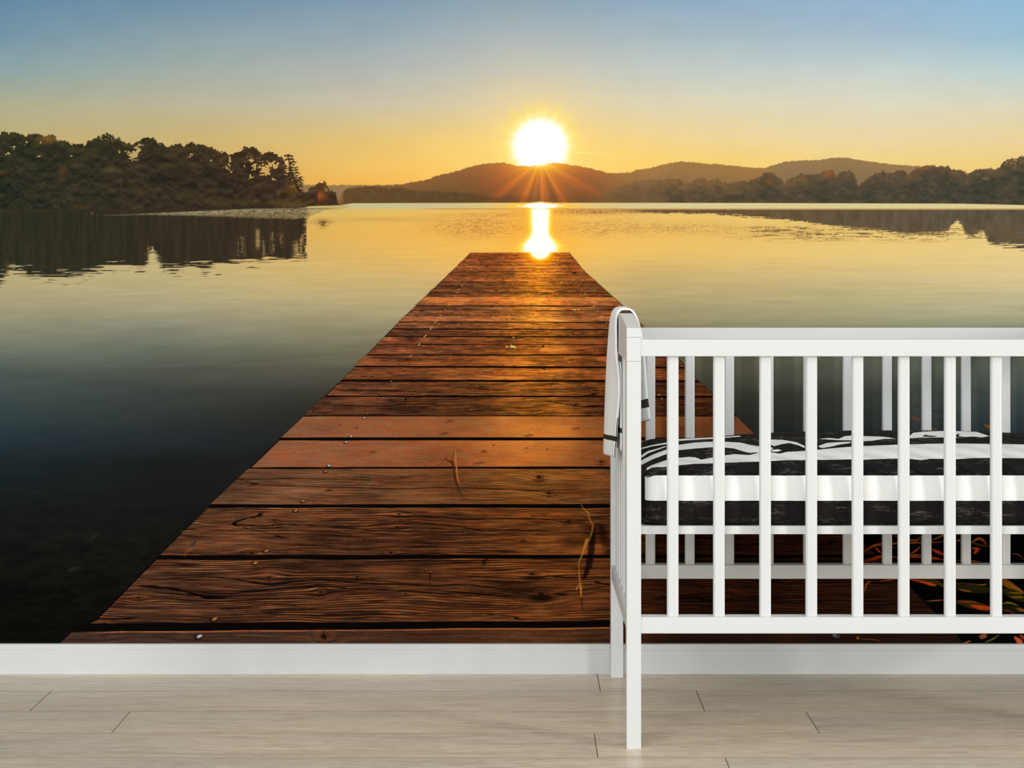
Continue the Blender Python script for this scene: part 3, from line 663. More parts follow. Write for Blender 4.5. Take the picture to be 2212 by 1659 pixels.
    blob(C, xs, ys, 1241, 669, 4, 1.4, (228, 178, 104), .8); blob(C, xs, ys, 1250, 669, 3, 1.4, (228, 178, 104), .7)
    blob(C, xs, ys, 1283, 652.5, 7, 1.6, (214, 150, 86), .8); seg(C, xs, ys, [(1259, 649), (1275, 655)], [.6, .8], (120, 70, 44), .8)
    blob(C, xs, ys, 1166, 602, 4, 1, (255, 200, 90), .8); blob(C, xs, ys, 1213, 610, 2, 1, (250, 200, 110), .9)
    for a, b in ((1019,832),(941,833),(905,852),(1191,833),(1095,690),(1150,700),(1210,725),(734,918),(1066,962),(1138,968),(1183,970)):
        blob(C, xs, ys, a, b, 2.2, 1.2, (40, 20, 12), .7)
    blob(C, xs, ys, 1261, 832, 1.8, 1.4, (235, 150, 90), .9)
    # straw in the middle, with its cast marks
    seg(C, xs, ys, [(975,1000),(978,984),(985,972),(1000,974)], [0.8,1.5,.8,.4], (90,50,32), .6)
    seg(C, xs, ys, [(962,990),(968,996),(977,998),(980,1012),(983,1035),(989,1052),(996,1068),(1001,1083)], [1,1.6,2.4,2.6,2.4,2,1,.4], (62,34,24), .75)
    seg(C, xs, ys, [(916,1006),(925,998),(940,996)], .6, (70,40,26), .5); seg(C, xs, ys, [(945,1006),(955,1000),(965,985)], .7, (70,40,26), .5)
    seg(C, xs, ys, [(985,967),(984,980),(985,1000),(987,1022),(990,1040),(995,1047)], [.3,.9,1.4,1.3,.9,.3], (205,132,62), .95)
    # dry stalk at the right with shadow
    seg(C, xs, ys, [(1281,1140),(1279,1165),(1277,1192),(1272,1222),(1262,1248)], [4,7,7,7,3], (16,8,6), .75, 2)
    seg(C, xs, ys, [(1300,1140),(1308,1170),(1316,1190)], [5,10,12], (14,6,4), .5, 6)
    seg(C, xs, ys, [(1255,1090),(1262,1100),(1271,1108),(1273,1120),(1281,1135)], [.5,1,2,1.2,1.4], (186,118,48), .95)
    seg(C, xs, ys, [(1281,1135),(1279,1148),(1273,1166),(1268,1172)], [2.2,2,1.6,2], (150,98,40), .95)
    seg(C, xs, ys, [(1268,1166),(1263,1182),(1256,1202),(1251,1214),(1250,1224),(1252,1250),(1254,1270),(1256,1289)], [3.2,2.6,1.2,.9,.8,1.2,1.8,1.4], (204,132,52), .9)
    seg(C, xs, ys, [(1249,1264),(1245,1274)], [.6,1], (210,150,70), .9); seg(C, xs, ys, [(1257,1264),(1255,1280)], [.6,1], (200,140,60), .9)
    seg(C, xs, ys, [(1256,1290),(1258,1320)], [1,.6], (22,10,6), .8)
    seg(C, xs, ys, [(930,1236),(928,1252)], [1.6,1.4], (30,18,12), .9); blob(C, xs, ys, 931, 1235, 1.6, 1, (220,140,70), 1)
    for p in range(7):
        seg(C, xs, ys, [(1285 + p * 3, 1192 + p % 3), (1292 + p * 4, 1184), (1300 + p * 4, 1176 + p)], [.4,.9,.3], (170, 84, 40), .6)
    # leaf scrap on a near board
    seg(C, xs, ys, [(424,1168),(414,1178),(406,1184),(398,1200)], [3,5,4,2], (112,62,38), .8); seg(C, xs, ys, [(422,1170),(414,1178)], [3,4], (60,54,54), .8)
    blob(C, xs, ys, 411, 1186, 8, 4, (150,84,48), .5, -0.6)
    # bottom board knot
    for r_ in (26, 20, 14): seg(C, xs, ys, [(700 - r_ * 1.2, 1360), (700 - r_ * .7, 1378), (700, 1390), (700 + r_ * .7, 1380), (700 + r_ * 1.2, 1362)], .7, (130, 74, 44), .35)
    seg(C, xs, ys, [(699,1362),(702,1380)], [1,2], (22,12,10), .9)
    # leaves lying under water
    blob(C, xs, ys, 320, 940, 5, 2, (60,62,58), .6); blob(C, xs, ys, 78, 1063, 9, 2, (50,50,44), .5, -.15)
    seg(C, xs, ys, [(196,1163),(206,1157),(213,1154)], [1,2,1], (48,42,36), .7); blob(C, xs, ys, 158, 1230, 13, 5, (46,40,32), .6, -.3)
    blob(C, xs, ys, 35, 1383, 10, 3, (32,28,18), .6); blob(C, xs, ys, 285, 1146, 3, 1.5, (44,40,34), .5)
def grass(C, xs, ys):
    # dark bank with lit reeds, lower right of the print
    bank = [(1850,1150),(2212,1130),(2700,1100)]
    st = [([(1862,1194),(1885,1180),(1905,1175),(1938,1174),(2000,1172),(2065,1170)],[1,3,2.5,2,1.6,1],(170,84,24)),
          ([(1890,1182),(1902,1194)],[1.5,3],(190,70,20)), ([(1930,1156),(1975,1168),(1988,1160)],[2,3,1],(140,78,24)),
          ([(2012,1168),(2035,1157),(2050,1150)],[1,2.4,2],(150,92,30)), ([(2012,1186),(2025,1192),(2038,1198)],[1.5,4,4],(196,70,18)),
          ([(1965,1196),(1978,1190),(1988,1180)],[1,2.2,1],(180,80,24)), ([(1862,1214),(1885,1208),(1905,1202),(1938,1204)],[2,4,3,2],(178,60,20)),
          ([(1938,1206),(1970,1202),(1990,1204),(2012,1205),(2040,1210)],[2,3,2,4,2],(170,66,20)), ([(1965,1198),(1990,1199)],[1,1],(200,110,40)),
          ([(2066,1168),(2080,1166)],[2,1],(200,96,28)), ([(2100,1172),(2112,1164),(2122,1166),(2132,1178)],[1,3,3,1],(200,88,24)),
          ([(2098,1184),(2112,1186),(2106,1194),(2118,1184)],[1,4,3,1],(190,66,20)), ([(2098,1172),(2120,1178),(2140,1180)],[1,2,1],(92,74,24)),
          ([(2066,1210),(2100,1212),(2120,1214)],[1,2,1],(150,80,24)), ([(2186,1196),(2200,1198),(2208,1204)],[.5,1.5,1],(170,100,34)),
          ([(1900,1256),(1925,1252),(1938,1250)],[1,2,1.4],(170,80,24)), ([(1866,1280),(1872,1262),(1880,1256)],[1,2,1.6],(150,84,26)),
          ([(1965,1252),(1990,1256),(2012,1262),(2022,1264)],[2,3.2,4,3],(200,78,22)), ([(1990,1250),(2020,1256),(2040,1268)],[3,5,4],(70,52,18)),
          ([(2066,1260),(2090,1262),(2110,1264),(2132,1262)],[1.4,1.8,2.4,1.4],(178,92,28)), ([(2066,1264),(2110,1272),(2138,1274)],[8,9,9],(36,36,12)),
          ([(2068,1272),(2085,1276),(2100,1279)],[1,2.2,1],(150,84,26)), ([(2000,1299),(2038,1296)],[.7,1.4],(196,104,44)),
          ([(2066,1300),(2100,1306),(2138,1316)],[6,9,9],(64,46,16)), ([(2096,1308),(2118,1312),(2138,1314)],[2,5,6],(196,68,24)),
          ([(2066,1299),(2090,1300),(2110,1301)],[1,2,1],(150,60,22)), ([(2166,1254),(2178,1262),(2212,1280)],[8,8,3],(150,92,24)),
          ([(2166,1275),(2190,1284),(2212,1296)],[8,10,10],(46,46,14)), ([(2180,1280),(2212,1282)],[1.4,1.8],(150,100,30)), ([(2182,1290),(2212,1290)],[2,2.4],(140,96,30)),
          ([(2166,1304),(2180,1302),(2200,1308)],[1.6,2.4,1],(150,110,30)), ([(2166,1312),(2212,1318)],[8,9],(30,32,12)), ([(2196,1314),(2212,1320)],[2,4],(140,84,28)),
          ([(2080,1391),(2096,1384)],[1,1.6],(200,110,60)), ([(2118,1376),(2130,1373)],[6,5],(140,72,46)), ([(2128,1388),(2145,1380),(2158,1372)],[1.5,2.4,1],(92,88,34)),
          ([(2192,1376),(2202,1386),(2206,1392)],[4,6,6],(190,84,50)), ([(2204,1372),(2212,1380)],[3,4],(150,60,36)),
          ([(1855,1380),(1890,1382),(1902,1385)],[1,1.4,1],(120,56,34)), ([(1852,1376),(1853,1380)],[2,2],(200,110,40)),
          ([(1966,901),(1978,904),(1990,909)],[.8,1.3,1],(176,62,22)), ([(1966,875),(1990,881),(2014,887),(2060,893),(2075,897)],.6,(70,44,36)), ([(2012,908),(2040,905),(2075,901)],.6,(80,44,34)),
          ([(2126,926),(2130,919),(2134,921),(2137,928)],[1,2,2,1],(206,104,30)), ([(2014,926),(2024,928)],[1,1],(180,90,30))]
    for pts, w, c in st:
        w = w if isinstance(w, list) else [w] * len(pts)
        sp = smooth(pts, 4); wi = np.interp(np.linspace(0, 1, len(sp)), np.linspace(0, 1, len(w)), w)
        wi = wi * (0.15 + 0.85 * np.sin(np.pi * np.linspace(0.03, 0.97, len(sp))) ** 0.5)
        seg(C, xs, ys, sp, [float(q) for q in wi], c, 0.95, 1.3)
        seg(C, xs, ys, [(a + 1, b - 0.5) for a, b in sp[1:-1]], [float(q) * 0.25 for q in wi[1:-1]], [min(255, v * 1.25) for v in c], 0.5, 0.9)
    r = np.random.RandomState(3)
    for i in range(90):
        a = r.uniform(1880, 2640); b = r.uniform(1130, 1392)
        if a < 1122 + 1.0 * (b - 443) + 36 and b > 1210: continue
        an = r.uniform(-0.9, 0.7); L = r.uniform(14, 60)
        if 1880 < a < 2212 and i % 3: continue
        mx_, my_ = a + L * .5 * math.cos(an), b + L * .5 * math.sin(an) - r.uniform(0, 4)
        c = [(150, 66, 20), (90, 70, 24), (60, 52, 20), (176, 78, 28)][r.randint(4)]
        seg(C, xs, ys, [(a, b), (mx_, my_), (a + L * math.cos(an), b + L * math.sin(an))], [.5, r.uniform(.8, 2.6), .4], c, r.uniform(.35, .8))

def stops(*parts):
    out = []
    for a, b, s in parts: out.append(np.arange(a, b, s))
    out.append(np.array([parts[-1][1]])); return np.concatenate(out).astype(np.float64)
XL, XR = -1300.0, 3000.0
bands = [
 (stops((-560, 0, 40), (0, 180, 6), (180, 276, 4)), stops((XL, 0, 50), (0, 1040, 10), (1040, 1300, 3), (1300, 2212, 10), (2212, XR, 50))),
 (stops((276, 452, 1)), stops((XL, -40, 4), (-40, 745, 1.3), (745, 1330, 1.8), (1330, 2230, 1.4), (2230, XR, 4))),
 (stops((452, 545, 1)), stops((XL, -40, 8), (-40, 720, 2.4), (720, 1300, 2.0), (1300, 2230, 2.4), (2230, XR, 8))),
 (stops((545, 660, 1)), stops((XL, 0, 30), (0, 900, 6), (900, 1350, 1.3), (1350, 2230, 7), (2230, XR, 30))),
 (stops((660, 900, 1)), stops((XL, 0, 30), (0, 640, 10), (640, 1400, 1.5), (1400, 1600, 2), (1600, 2230, 7), (2230, XR, 30))),
 (stops((900, 1150, 1)), stops((XL, 0, 30), (0, 400, 10), (400, 1340, 1.6), (1340, 1660, 2), (1660, 2230, 5), (2230, XR, 30))),
 (stops((1150, 1396, 1)), stops((XL, 100, 25), (100, 1340, 1.7), (1340, 2230, 2.0), (2230, XR, 6)))]
E_PRINT = 1.04          # light the wall receives relative to a perfect white card
V, F, CC = [], [], []
nv = 0
for ys, xs in bands:
    X, Y = np.meshgrid(xs, ys)
    y0, y1 = ys[0], ys[-1]
    if y0 < 440:
        C = table(X, Y, SKX, SKY, SKC)
        sun_sky(C, X, Y)
        C += ((fbm(X / 60, Y / 30, 3, 2) - 0.5) * 5)[..., None]
        if y1 > 300:
            paint_far(C, X, Y)
            pine(C, xs, ys)
            Wt = table(X, Y, WTX, WTY, WTC); paint_water(Wt, X, Y)
            sh = ipl(SHORE, xs)[None, :]
            mw = ss(-0.6, 0.6, Y - sh)[..., None]
            C += (Wt - C) * mw
            # first glint of the sun path at the far shore
            q = (np.abs(X - SX) / 44) ** 0.85 + (np.abs(Y - 444.5) / 7.5) ** 1.6 + 0.5 * (vn(X / 2.2, Y / 1.2, 3) - 0.5) * ss(14, 34, np.abs(X - SX))
            mixc(C, (255, 200, 60), 0.8 * ss(2.0, 1.0, q)); mixc(C, (255, 255, 245), ss(1.15, .9, q))
    else:
        C = table(X, Y, WTX, WTY, WTC)
        paint_water(C, X, Y)
        if y1 <= 545:
            sh = ipl(SHORE, xs)[None, :]
            k = ss(0, 700, X)[..., None]
            land = np.array((50, 46, 34)) * (1 - k) + np.array((62, 47, 36)) * k + (fbm(X / 9, Y / 4, 2, 8) - 0.5)[..., None] * 10
            C += (land - C) * (ss(0.6, -0.6, Y - sh) * ss(745, 700, X))[..., None]
        if y0 >= 540: paint_pier(C, X, Y, xs, ys)
        details(C, xs, ys)
        if y1 > 850: grass(C, xs, ys)
    C = np.clip(C, 2, 255)
    me_v = np.empty((X.size, 3)); me_v[:, 0] = px(X, DM).ravel(); me_v[:, 1] = DM; me_v[:, 2] = pz(Y, DM).ravel()
    h, w = X.shape
    idx = np.arange(h * w).reshape(h, w) + nv
    q4 = np.stack([idx[1:, :-1], idx[1:, 1:], idx[:-1, 1:], idx[:-1, :-1]], -1)
    if y0 >= 545:                      # cut the cells along the slope of the pier's right-hand edge there
        fl = (xs[:-1] > 1125); q4[:, fl] = np.roll(q4[:, fl], 1, axis=2)
    F.append(q4.reshape(-1, 4))
    V.append(me_v); CC.append(C.reshape(-1, 3)); nv += h * w
V = np.concatenate(V); F = np.concatenate(F); CC = np.concatenate(CC)
def grid_mesh(name, V, F):
    me = bpy.data.meshes.new(name)
    me.vertices.add(len(V)); me.vertices.foreach_set('co', V.astype(np.float32).ravel())
    me.loops.add(F.size); me.loops.foreach_set('vertex_index', F.astype(np.int32).ravel())
    me.polygons.add(len(F)); me.polygons.foreach_set('loop_start', (np.arange(len(F)) * 4).astype(np.int32))
    me.update(calc_edges=True); me.validate()
    return me
me = grid_mesh('wall_mural', V, F)
at = me.color_attributes.new('print', 'FLOAT_COLOR', 'POINT')
c4 = np.ones((len(CC), 4), dtype=np.float32); c4[:, :3] = lin(CC / 255.0) / E_PRINT
at.data.foreach_set('color', c4.ravel())
m, nt, b = mat('printed_wallpaper')
ca = N(nt, 'ShaderNodeVertexColor'); ca.layer_name = 'print'
tc = N(nt, 'ShaderNodeTexCoord'); no = N(nt, 'ShaderNodeTexNoise'); no.inputs['Scale'].default_value = 900; no.inputs['Detail'].default_value = 1
nt.links.new(tc.outputs['Object'], no.inputs['Vector'])
mr = N(nt, 'ShaderNodeMapRange'); mr.inputs['To Min'].default_value = 0.95; mr.inputs['To Max'].default_value = 1.05
nt.links.new(no.outputs['Fac'], mr.inputs['Value'])
mx = N(nt, 'ShaderNodeMix', data_type='RGBA', blend_type='MULTIPLY'); mx.inputs[0].default_value = 1
nt.links.new(ca.outputs['Color'], mx.inputs[6]); nt.links.new(mr.outputs[0], mx.inputs[7])
nt.links.new(mx.outputs[2], b.inputs['Base Color'])
b.inputs['Roughness'].default_value = 0.9; b.inputs['Specular IOR Level'].default_value = 0.0
mural = link('wall_mural', me, m)
tag(mural, 'wallpaper mural of a wooden pier, lake and sunset covering the wall', 'mural')

# ------------------------------------------------------------------ the crib
YF, YB = 3.85, 4.512
XA, XB = 0.2193, 0.2490
NS = 12
XC = XB + (56 * 2 + 24.5 + 99.85 * 11) / 1056.0
XD = XC + (XB - XA)
DP = 0.036
ZL0, ZL1 = 0.2367, 0.2699
ZU0, ZU1 = 0.8040, 0.8385
ZB0, ZB1 = 0.7936, 0.8428
crib = empty('crib', (XA, YF, 0))
def part(name, bm, m=M_crib, smooth=False, parent=None):
    bmesh.ops.translate(bm, verts=bm.verts[:], vec=(-XA, -YF, 0))
    return from_bm(name, bm, m, parent or crib, smooth)
for x0, x1 in ((XA, XB), (XC, XD)):
    for y0 in (YF, YB):
        part('leg', box_bm(x0, x1, y0, y0 + DP, 0, ZB0, 0.0012, 2))
    # straight beam of the end panel, and its arched cap
    part('end_rail', box_bm(x0, x1, YF, YB + DP, ZB0 + 0.0003, ZB1, 0.0010, 2))
    bm = bmesh.new()
    nn = 28; ya, yb = YF, YB + DP
    tops = []
    for i in range(nn + 1):
        t = i / nn; s = 1 - abs(1 - 2 * t)
        zt = np.interp(s, [0, 0.08, 0.2, 0.4, 0.6, 0.8, 1.0], [0.8620, 0.8655, 0.8700, 0.8765, 0.8808, 0.8832, 0.8838])
        y = ya + (yb - ya) * t
        tops.append([bm.verts.new(p) for p in ((x0, y, ZB1 + 0.0003), (x1, y, ZB1 + 0.0003), (x1, y, zt), (x0, y, zt))])
    for a, b_ in zip(tops[:-1], tops[1:]):
        for i in range(4):
            j = (i + 1) % 4; bm.faces.new((a[i], a[j], b_[j], b_[i]))
    bm.faces.new(tops[0][::-1]); bm.faces.new(tops[-1])
    bmesh.ops.recalc_face_normals(bm, faces=bm.faces[:])
    es = [e for e in bm.edges if len(e.link_faces) == 2 and e.calc_face_angle(0) > 0.8]
    bmesh.ops.bevel(bm, geom=es, offset=0.001, segments=2, profile=0.5, affect='EDGES')
    part('arched_cap', bm)
    xi = 0.0015
    part('lower_end_rail', box_bm(x0 + xi, x1 - xi, YF + DP, YB, ZL0, ZL1, 0.001, 2))
    gap = (YB - YF - DP - 6 * 0.0237) / 7
    for k in range(6):
        y0 = YF + DP + gap + k * (gap + 0.0237)
        xm = (x0 + x1) / 2
        part('slat', box_bm(xm - 0.0065, xm + 0.0065, y0, y0 + 0.0237, ZL1, ZB0, 0.0045, 3, True), smooth=False)
for y0 in (YF, YB):
    y0r = y0 + 0.0015
    part('lower_side_rail', box_bm(XB, XC, y0r, y0r + DP, ZL0, ZL1, 0.0015, 2))
    part('top_side_rail', box_bm(XB, XC, y0r, y0r + DP, ZU0, ZU1, 0.0015, 2))
    for k in range(NS):
        xs_ = 0.3033 + k * 0.09495
        part('slat', box_bm(xs_, xs_ + 0.0237, y0 + 0.0125, y0 + 0.0275, ZL1, ZU0, 0.0052, 4, True), smooth=False)
part('mattress_support', box_bm(XB + 0.0005, XC - 0.0005, YF + DP + 0.004, YB - 0.003, 0.4345, 0.4515, 0.001, 2))
tag(crib, 'white slatted wooden crib with arched end panel standing before the sunset mural', 'crib')

# ------------------------------------------------------------------ mattress with a black and white brushed cover
MX0, MX1, MY0, MY1 = 0.2535, XC - 0.004, YF + 0.045, YB - 0.008
MZ0 = 0.4520
def outline_off(X_):      # lower crown of the cover towards the left end (print units)
    return np.interp(X_, [0.254, 0.27, 0.31, 0.37, 0.43, 0.50, 0.58, 0.68, 0.80, 0.92, 1.05, 1.42], [0.032, 0.026, 0.0200, 0.0185, 0.0170, 0.0100, 0.006, 0.003, 0.0, 0.001, 0.0035, 0.02])
def crown(X_, Y_):
    prof = np.interp(Y_, [MY0, 3.93, 3.965, 4.0, 4.05, 4.10, 4.15, 4.20, 4.28, 4.36, 4.44, 4.504],
                     [0.545, 0.5740, 0.5860, 0.5965, 0.6075, 0.6150, 0.6195, 0.6215, 0.6150, 0.603, 0.588, 0.56])
    w = ss(3.91, 4.02, Y_)
    d1 = np.clip((X_ - MX0) / 0.045, 0, 1); d2 = np.clip((MX1 - X_) / 0.045, 0, 1)
    rnd = (1 - np.sqrt(np.clip(1 - (1 - np.minimum(d1, d2)) ** 2, 0, 1)))
    return prof - outline_off(X_) * w - 0.038 * rnd
# design of the cover: white brush shapes on black, (x, y) in print units measured on the front half
off_pts = ([1386, 1410, 1440, 1540, 1640, 1700, 1900, 2060, 2212, 2600], [26, 21, 18, 16, 10, 6, 0, 3, 7, 12])
WH = [
 [(1380,1034),(1386,1028),(1395,1018),(1408,1010),(1425,1008.5),(1439,1008),(1465,1005),(1497,1002),(1540,1001),(1565,999.5),(1639,997),(1700,994),(1812,993),(1838,992),(1865,993),(1890,992),(1938,990.5),(1965,991),(1990,994),(2010,991),(2038,991),(2065,992),(2105,989.5),(2138,989),(2212,990),(2700,992),
  (2700,964),(2212,960),(2138,959),(2065,958),(2038,958),(1938,960.6),(1865,963.6),(1839,965),(1812,967),(1740,974),(1700,976),(1685,980),(1665,977),(1639,978),(1618,983),(1587,981),(1565,983.7),(1539,988),(1515,993),(1502,988),(1488,987),(1465,989),(1439,994),(1407,1005),(1386,1017),(1378,1024)],
 [(1380,1010),(1386,1004),(1410,992),(1439,981),(1465,972.5),(1500,969),(1539,966),(1565,966.6),(1587,969),(1605,975),(1618,978),(1639,977),(1660,973),(1672,968),(1655,964),(1639,964),(1620,961),(1600,956),(1565,954),(1539,954),(1500,956),(1465,961),(1439,971),(1410,982),(1386,994),(1380,1000)],
 [(1380,974),(1386,970),(1410,964),(1439,959.5),(1465,952.5),(1500,950),(1540,948),(1600,943),(1600,941),(1540,945),(1500,946.5),(1465,948.5),(1439,956),(1410,961),(1386,967)],
 [(1384,984),(1400,974),(1420,969),(1440,963),(1440,965),(1420,972),(1400,979),(1386,989)],
 [(1638,951),(1650,949),(1690,950),(1720,955),(1738,963),(1739,968),(1725,962),(1705,957),(1690,959),(1672,964),(1660,958)],
 [(1665,972),(1680,970),(1690,973),(1678,976),(1668,975)],
 [(1766,964),(1785,957),(1810,955),(1838,954),(1838,957),(1815,960),(1795,965),(1775,968)],
 [(1768,948),(1790,946),(1812,948),(1825,942),(1838,941),(1865,942),(1900,943),(1920,945),(1937,948),(1910,948),(1885,952),(1865,953),(1838,951),(1812,951)],
 [(1965,942),(1972,935),(1993,932.5),(2038,931),(2065,931),(2110,933),(2138,942),(2110,946.5),(2080,946),(2038,945),(1993,945),(1965,947)],
 [(2260,975),(2330,950),(2420,946),(2500,955),(2470,968),(2380,962),(2300,980)]]
BK = [[(1992,943),(1998,939),(2010,941),(2026,942),(2018,944)], [(2065,938),(2074,937),(2070,942),(2078,943),(2090,946),(2066,945)], [(2082,944),(2100,943),(2120,944),(2108,947),(2090,947)]]
def sdf(px_, py_, poly):
    p = np.array(poly); q = np.roll(p, -1, 0)
    d = np.full(px_.shape, 1e9); ins = np.zeros(px_.shape, dtype=bool)
    for (ax, ay), (bx, by) in zip(p, q):
        vx, vy = bx - ax, by - ay
        t = np.clip(((px_ - ax) * vx + (py_ - ay) * vy) / (vx * vx + vy * vy + 1e-9), 0, 1)
        d = np.minimum(d, np.hypot(px_ - ax - t * vx, py_ - ay - t * vy))
        if abs(vy) > 1e-9:
            c = ((ay > py_) != (by > py_)) & (px_ < (bx - ax) * (py_ - ay) / (by - ay) + ax)
            ins ^= c
    return np.where(ins, d, -d)
def ink_top(X_, Y_, Z_):
    # nominal crown profile turns a point of the cloth into the flat design sheet
    zn = Z_ 
    dx_ = CXP + X_ * FPX / Y_; dy_ = CYP + (1 - zn) * FPX / Y_
    s = np.full(X_.shape, -1e9)
    for w in WH: s = np.maximum(s, sdf(dx_, dy_, w))
    for k in BK: s = np.minimum(s, -sdf(dx_, dy_, k))
    return s
def mattress():
    nx = 300
    xs_ = MX0 + (MX1 - MX0) * np.linspace(0, 1, nx)
    # cross-section rows: bottom front -> front face -> crown -> back face -> bottom
    ring = []
    for z in np.linspace(0, 1, 16): ring.append(('f', z))
    ytop = np.concatenate([np.linspace(MY0 + 0.0005, 3.93, 10), np.linspace(3.934, 4.30, 70), np.linspace(4.31, MY1 - 0.002, 16)])
    for y in ytop: ring.append(('t', y))
    for z in np.linspace(0.95, 0, 8): ring.append(('b', z))
    nr = len(ring)
    Vv = np.zeros((nr, nx, 3)); ink = np.zeros((nr, nx))
    # plan corners rounded
    for j, (k, v) in enumerate(ring):
        d1 = np.clip((xs_ - MX0) / 0.03, 0, 1); d2 = np.clip((MX1 - xs_) / 0.03, 0, 1); dd = np.minimum(d1, d2)
        pull = 0.030 * (1 - np.sqrt(np.clip(1 - (1 - dd) ** 2, 0, 1)))
        if k == 'f':
            ztop = 0.560 - 0.010 * (1 - dd)
            z = MZ0 + (ztop - MZ0) * v
            bul = 0.0045 * math.sin(math.pi * min(v * 1.0, 1)) - 0.006 * (1 - min(v / 0.12, 1)) ** 2
            fold = 0.0012 * np.sin(xs_ * 33 + 2 * v) + 0.0015 * (fbm(xs_ * 9, xs_ * 0 + v * 2, 2, 3) - .5)
            Vv[j, :, 0] = xs_; Vv[j, :, 1] = MY0 + pull - bul - fold; Vv[j, :, 2] = z
            s = np.where((z > 0.5037) & (z < 0.5555), np.minimum(z - 0.5037, 0.5555 - z), -np.minimum(np.abs(z - 0.5037), np.abs(z - 0.5555))) * 1000
            s = np.minimum(s, (xs_ - (MX0 + 0.0068)) * 1000)
            ink[j] = s
        elif k == 't':
            t = (v - MY0) / (MY1 - MY0)
            yy = v + pull * max(0, 1 - t * 4) - pull * max(0, t * 4 - 3)
            e = min((v - MY0) / 0.035, 1)
            z0 = crown(xs_, np.full(nx, v))
            zr = 0.560 - 0.010 * (1 - dd)
            edge = 1 - math.sqrt(max(0, 1 - (1 - e) ** 2))
            z = z0 * (1 - edge) + zr * edge
            z = z + 0.0016 * (fbm(xs_ * 16, xs_ * 0 + v * 9, 2, 5) - .5) * (1 - edge)
            Vv[j, :, 0] = xs_; Vv[j, :, 1] = yy - 0.0 ; Vv[j, :, 2] = z
            Vv[j, :, 1] += -0.0
            ink[j] = ink_top(Vv[j, :, 0], Vv[j, :, 1], z) * 1.1
            if z.mean() < 0.5665: ink[j] = np.minimum(ink[j], -2)
            ink[j] = np.where((z < 0.562) & (xs_ < MX0 + 0.03), -2, ink[j])
        else:
            z = MZ0 + (0.555 - 0.010 * (1 - dd) - MZ0) * v
            Vv[j, :, 0] = xs_; Vv[j, :, 1] = MY1 - pull; Vv[j, :, 2] = z
            ink[j] = -3
    idx = np.arange(nr * nx).reshape(nr, nx)
    Ff = np.stack([idx[:-1, :-1], idx[:-1, 1:], idx[1:, 1:], idx[1:, :-1]], -1).reshape(-1, 4)
    me = grid_mesh('mattress', Vv.reshape(-1, 3), Ff)
    at = me.attributes.new('ink', 'FLOAT', 'POINT'); at.data.foreach_set('value', ink.astype(np.float32).ravel())
    bm = bmesh.new(); bm.from_mesh(me)
    # close ends and underside
    bm.verts.ensure_lookup_table()
    L = [bm.verts[int(i)] for i in idx[:, 0]]; R = [bm.verts[int(i)] for i in idx[:, -1]]
    bm.faces.new(L); bm.faces.new(R[::-1])
    bnd = [e for e in bm.edges if e.is_boundary]
    if bnd: bmesh.ops.holes_fill(bm, edges=bnd, sides=0)
    bmesh.ops.recalc_face_normals(bm, faces=bm.faces[:])
    bm.to_mesh(me); bm.free()
    for p in me.polygons: p.use_smooth = len(p.vertices) == 4
    return me
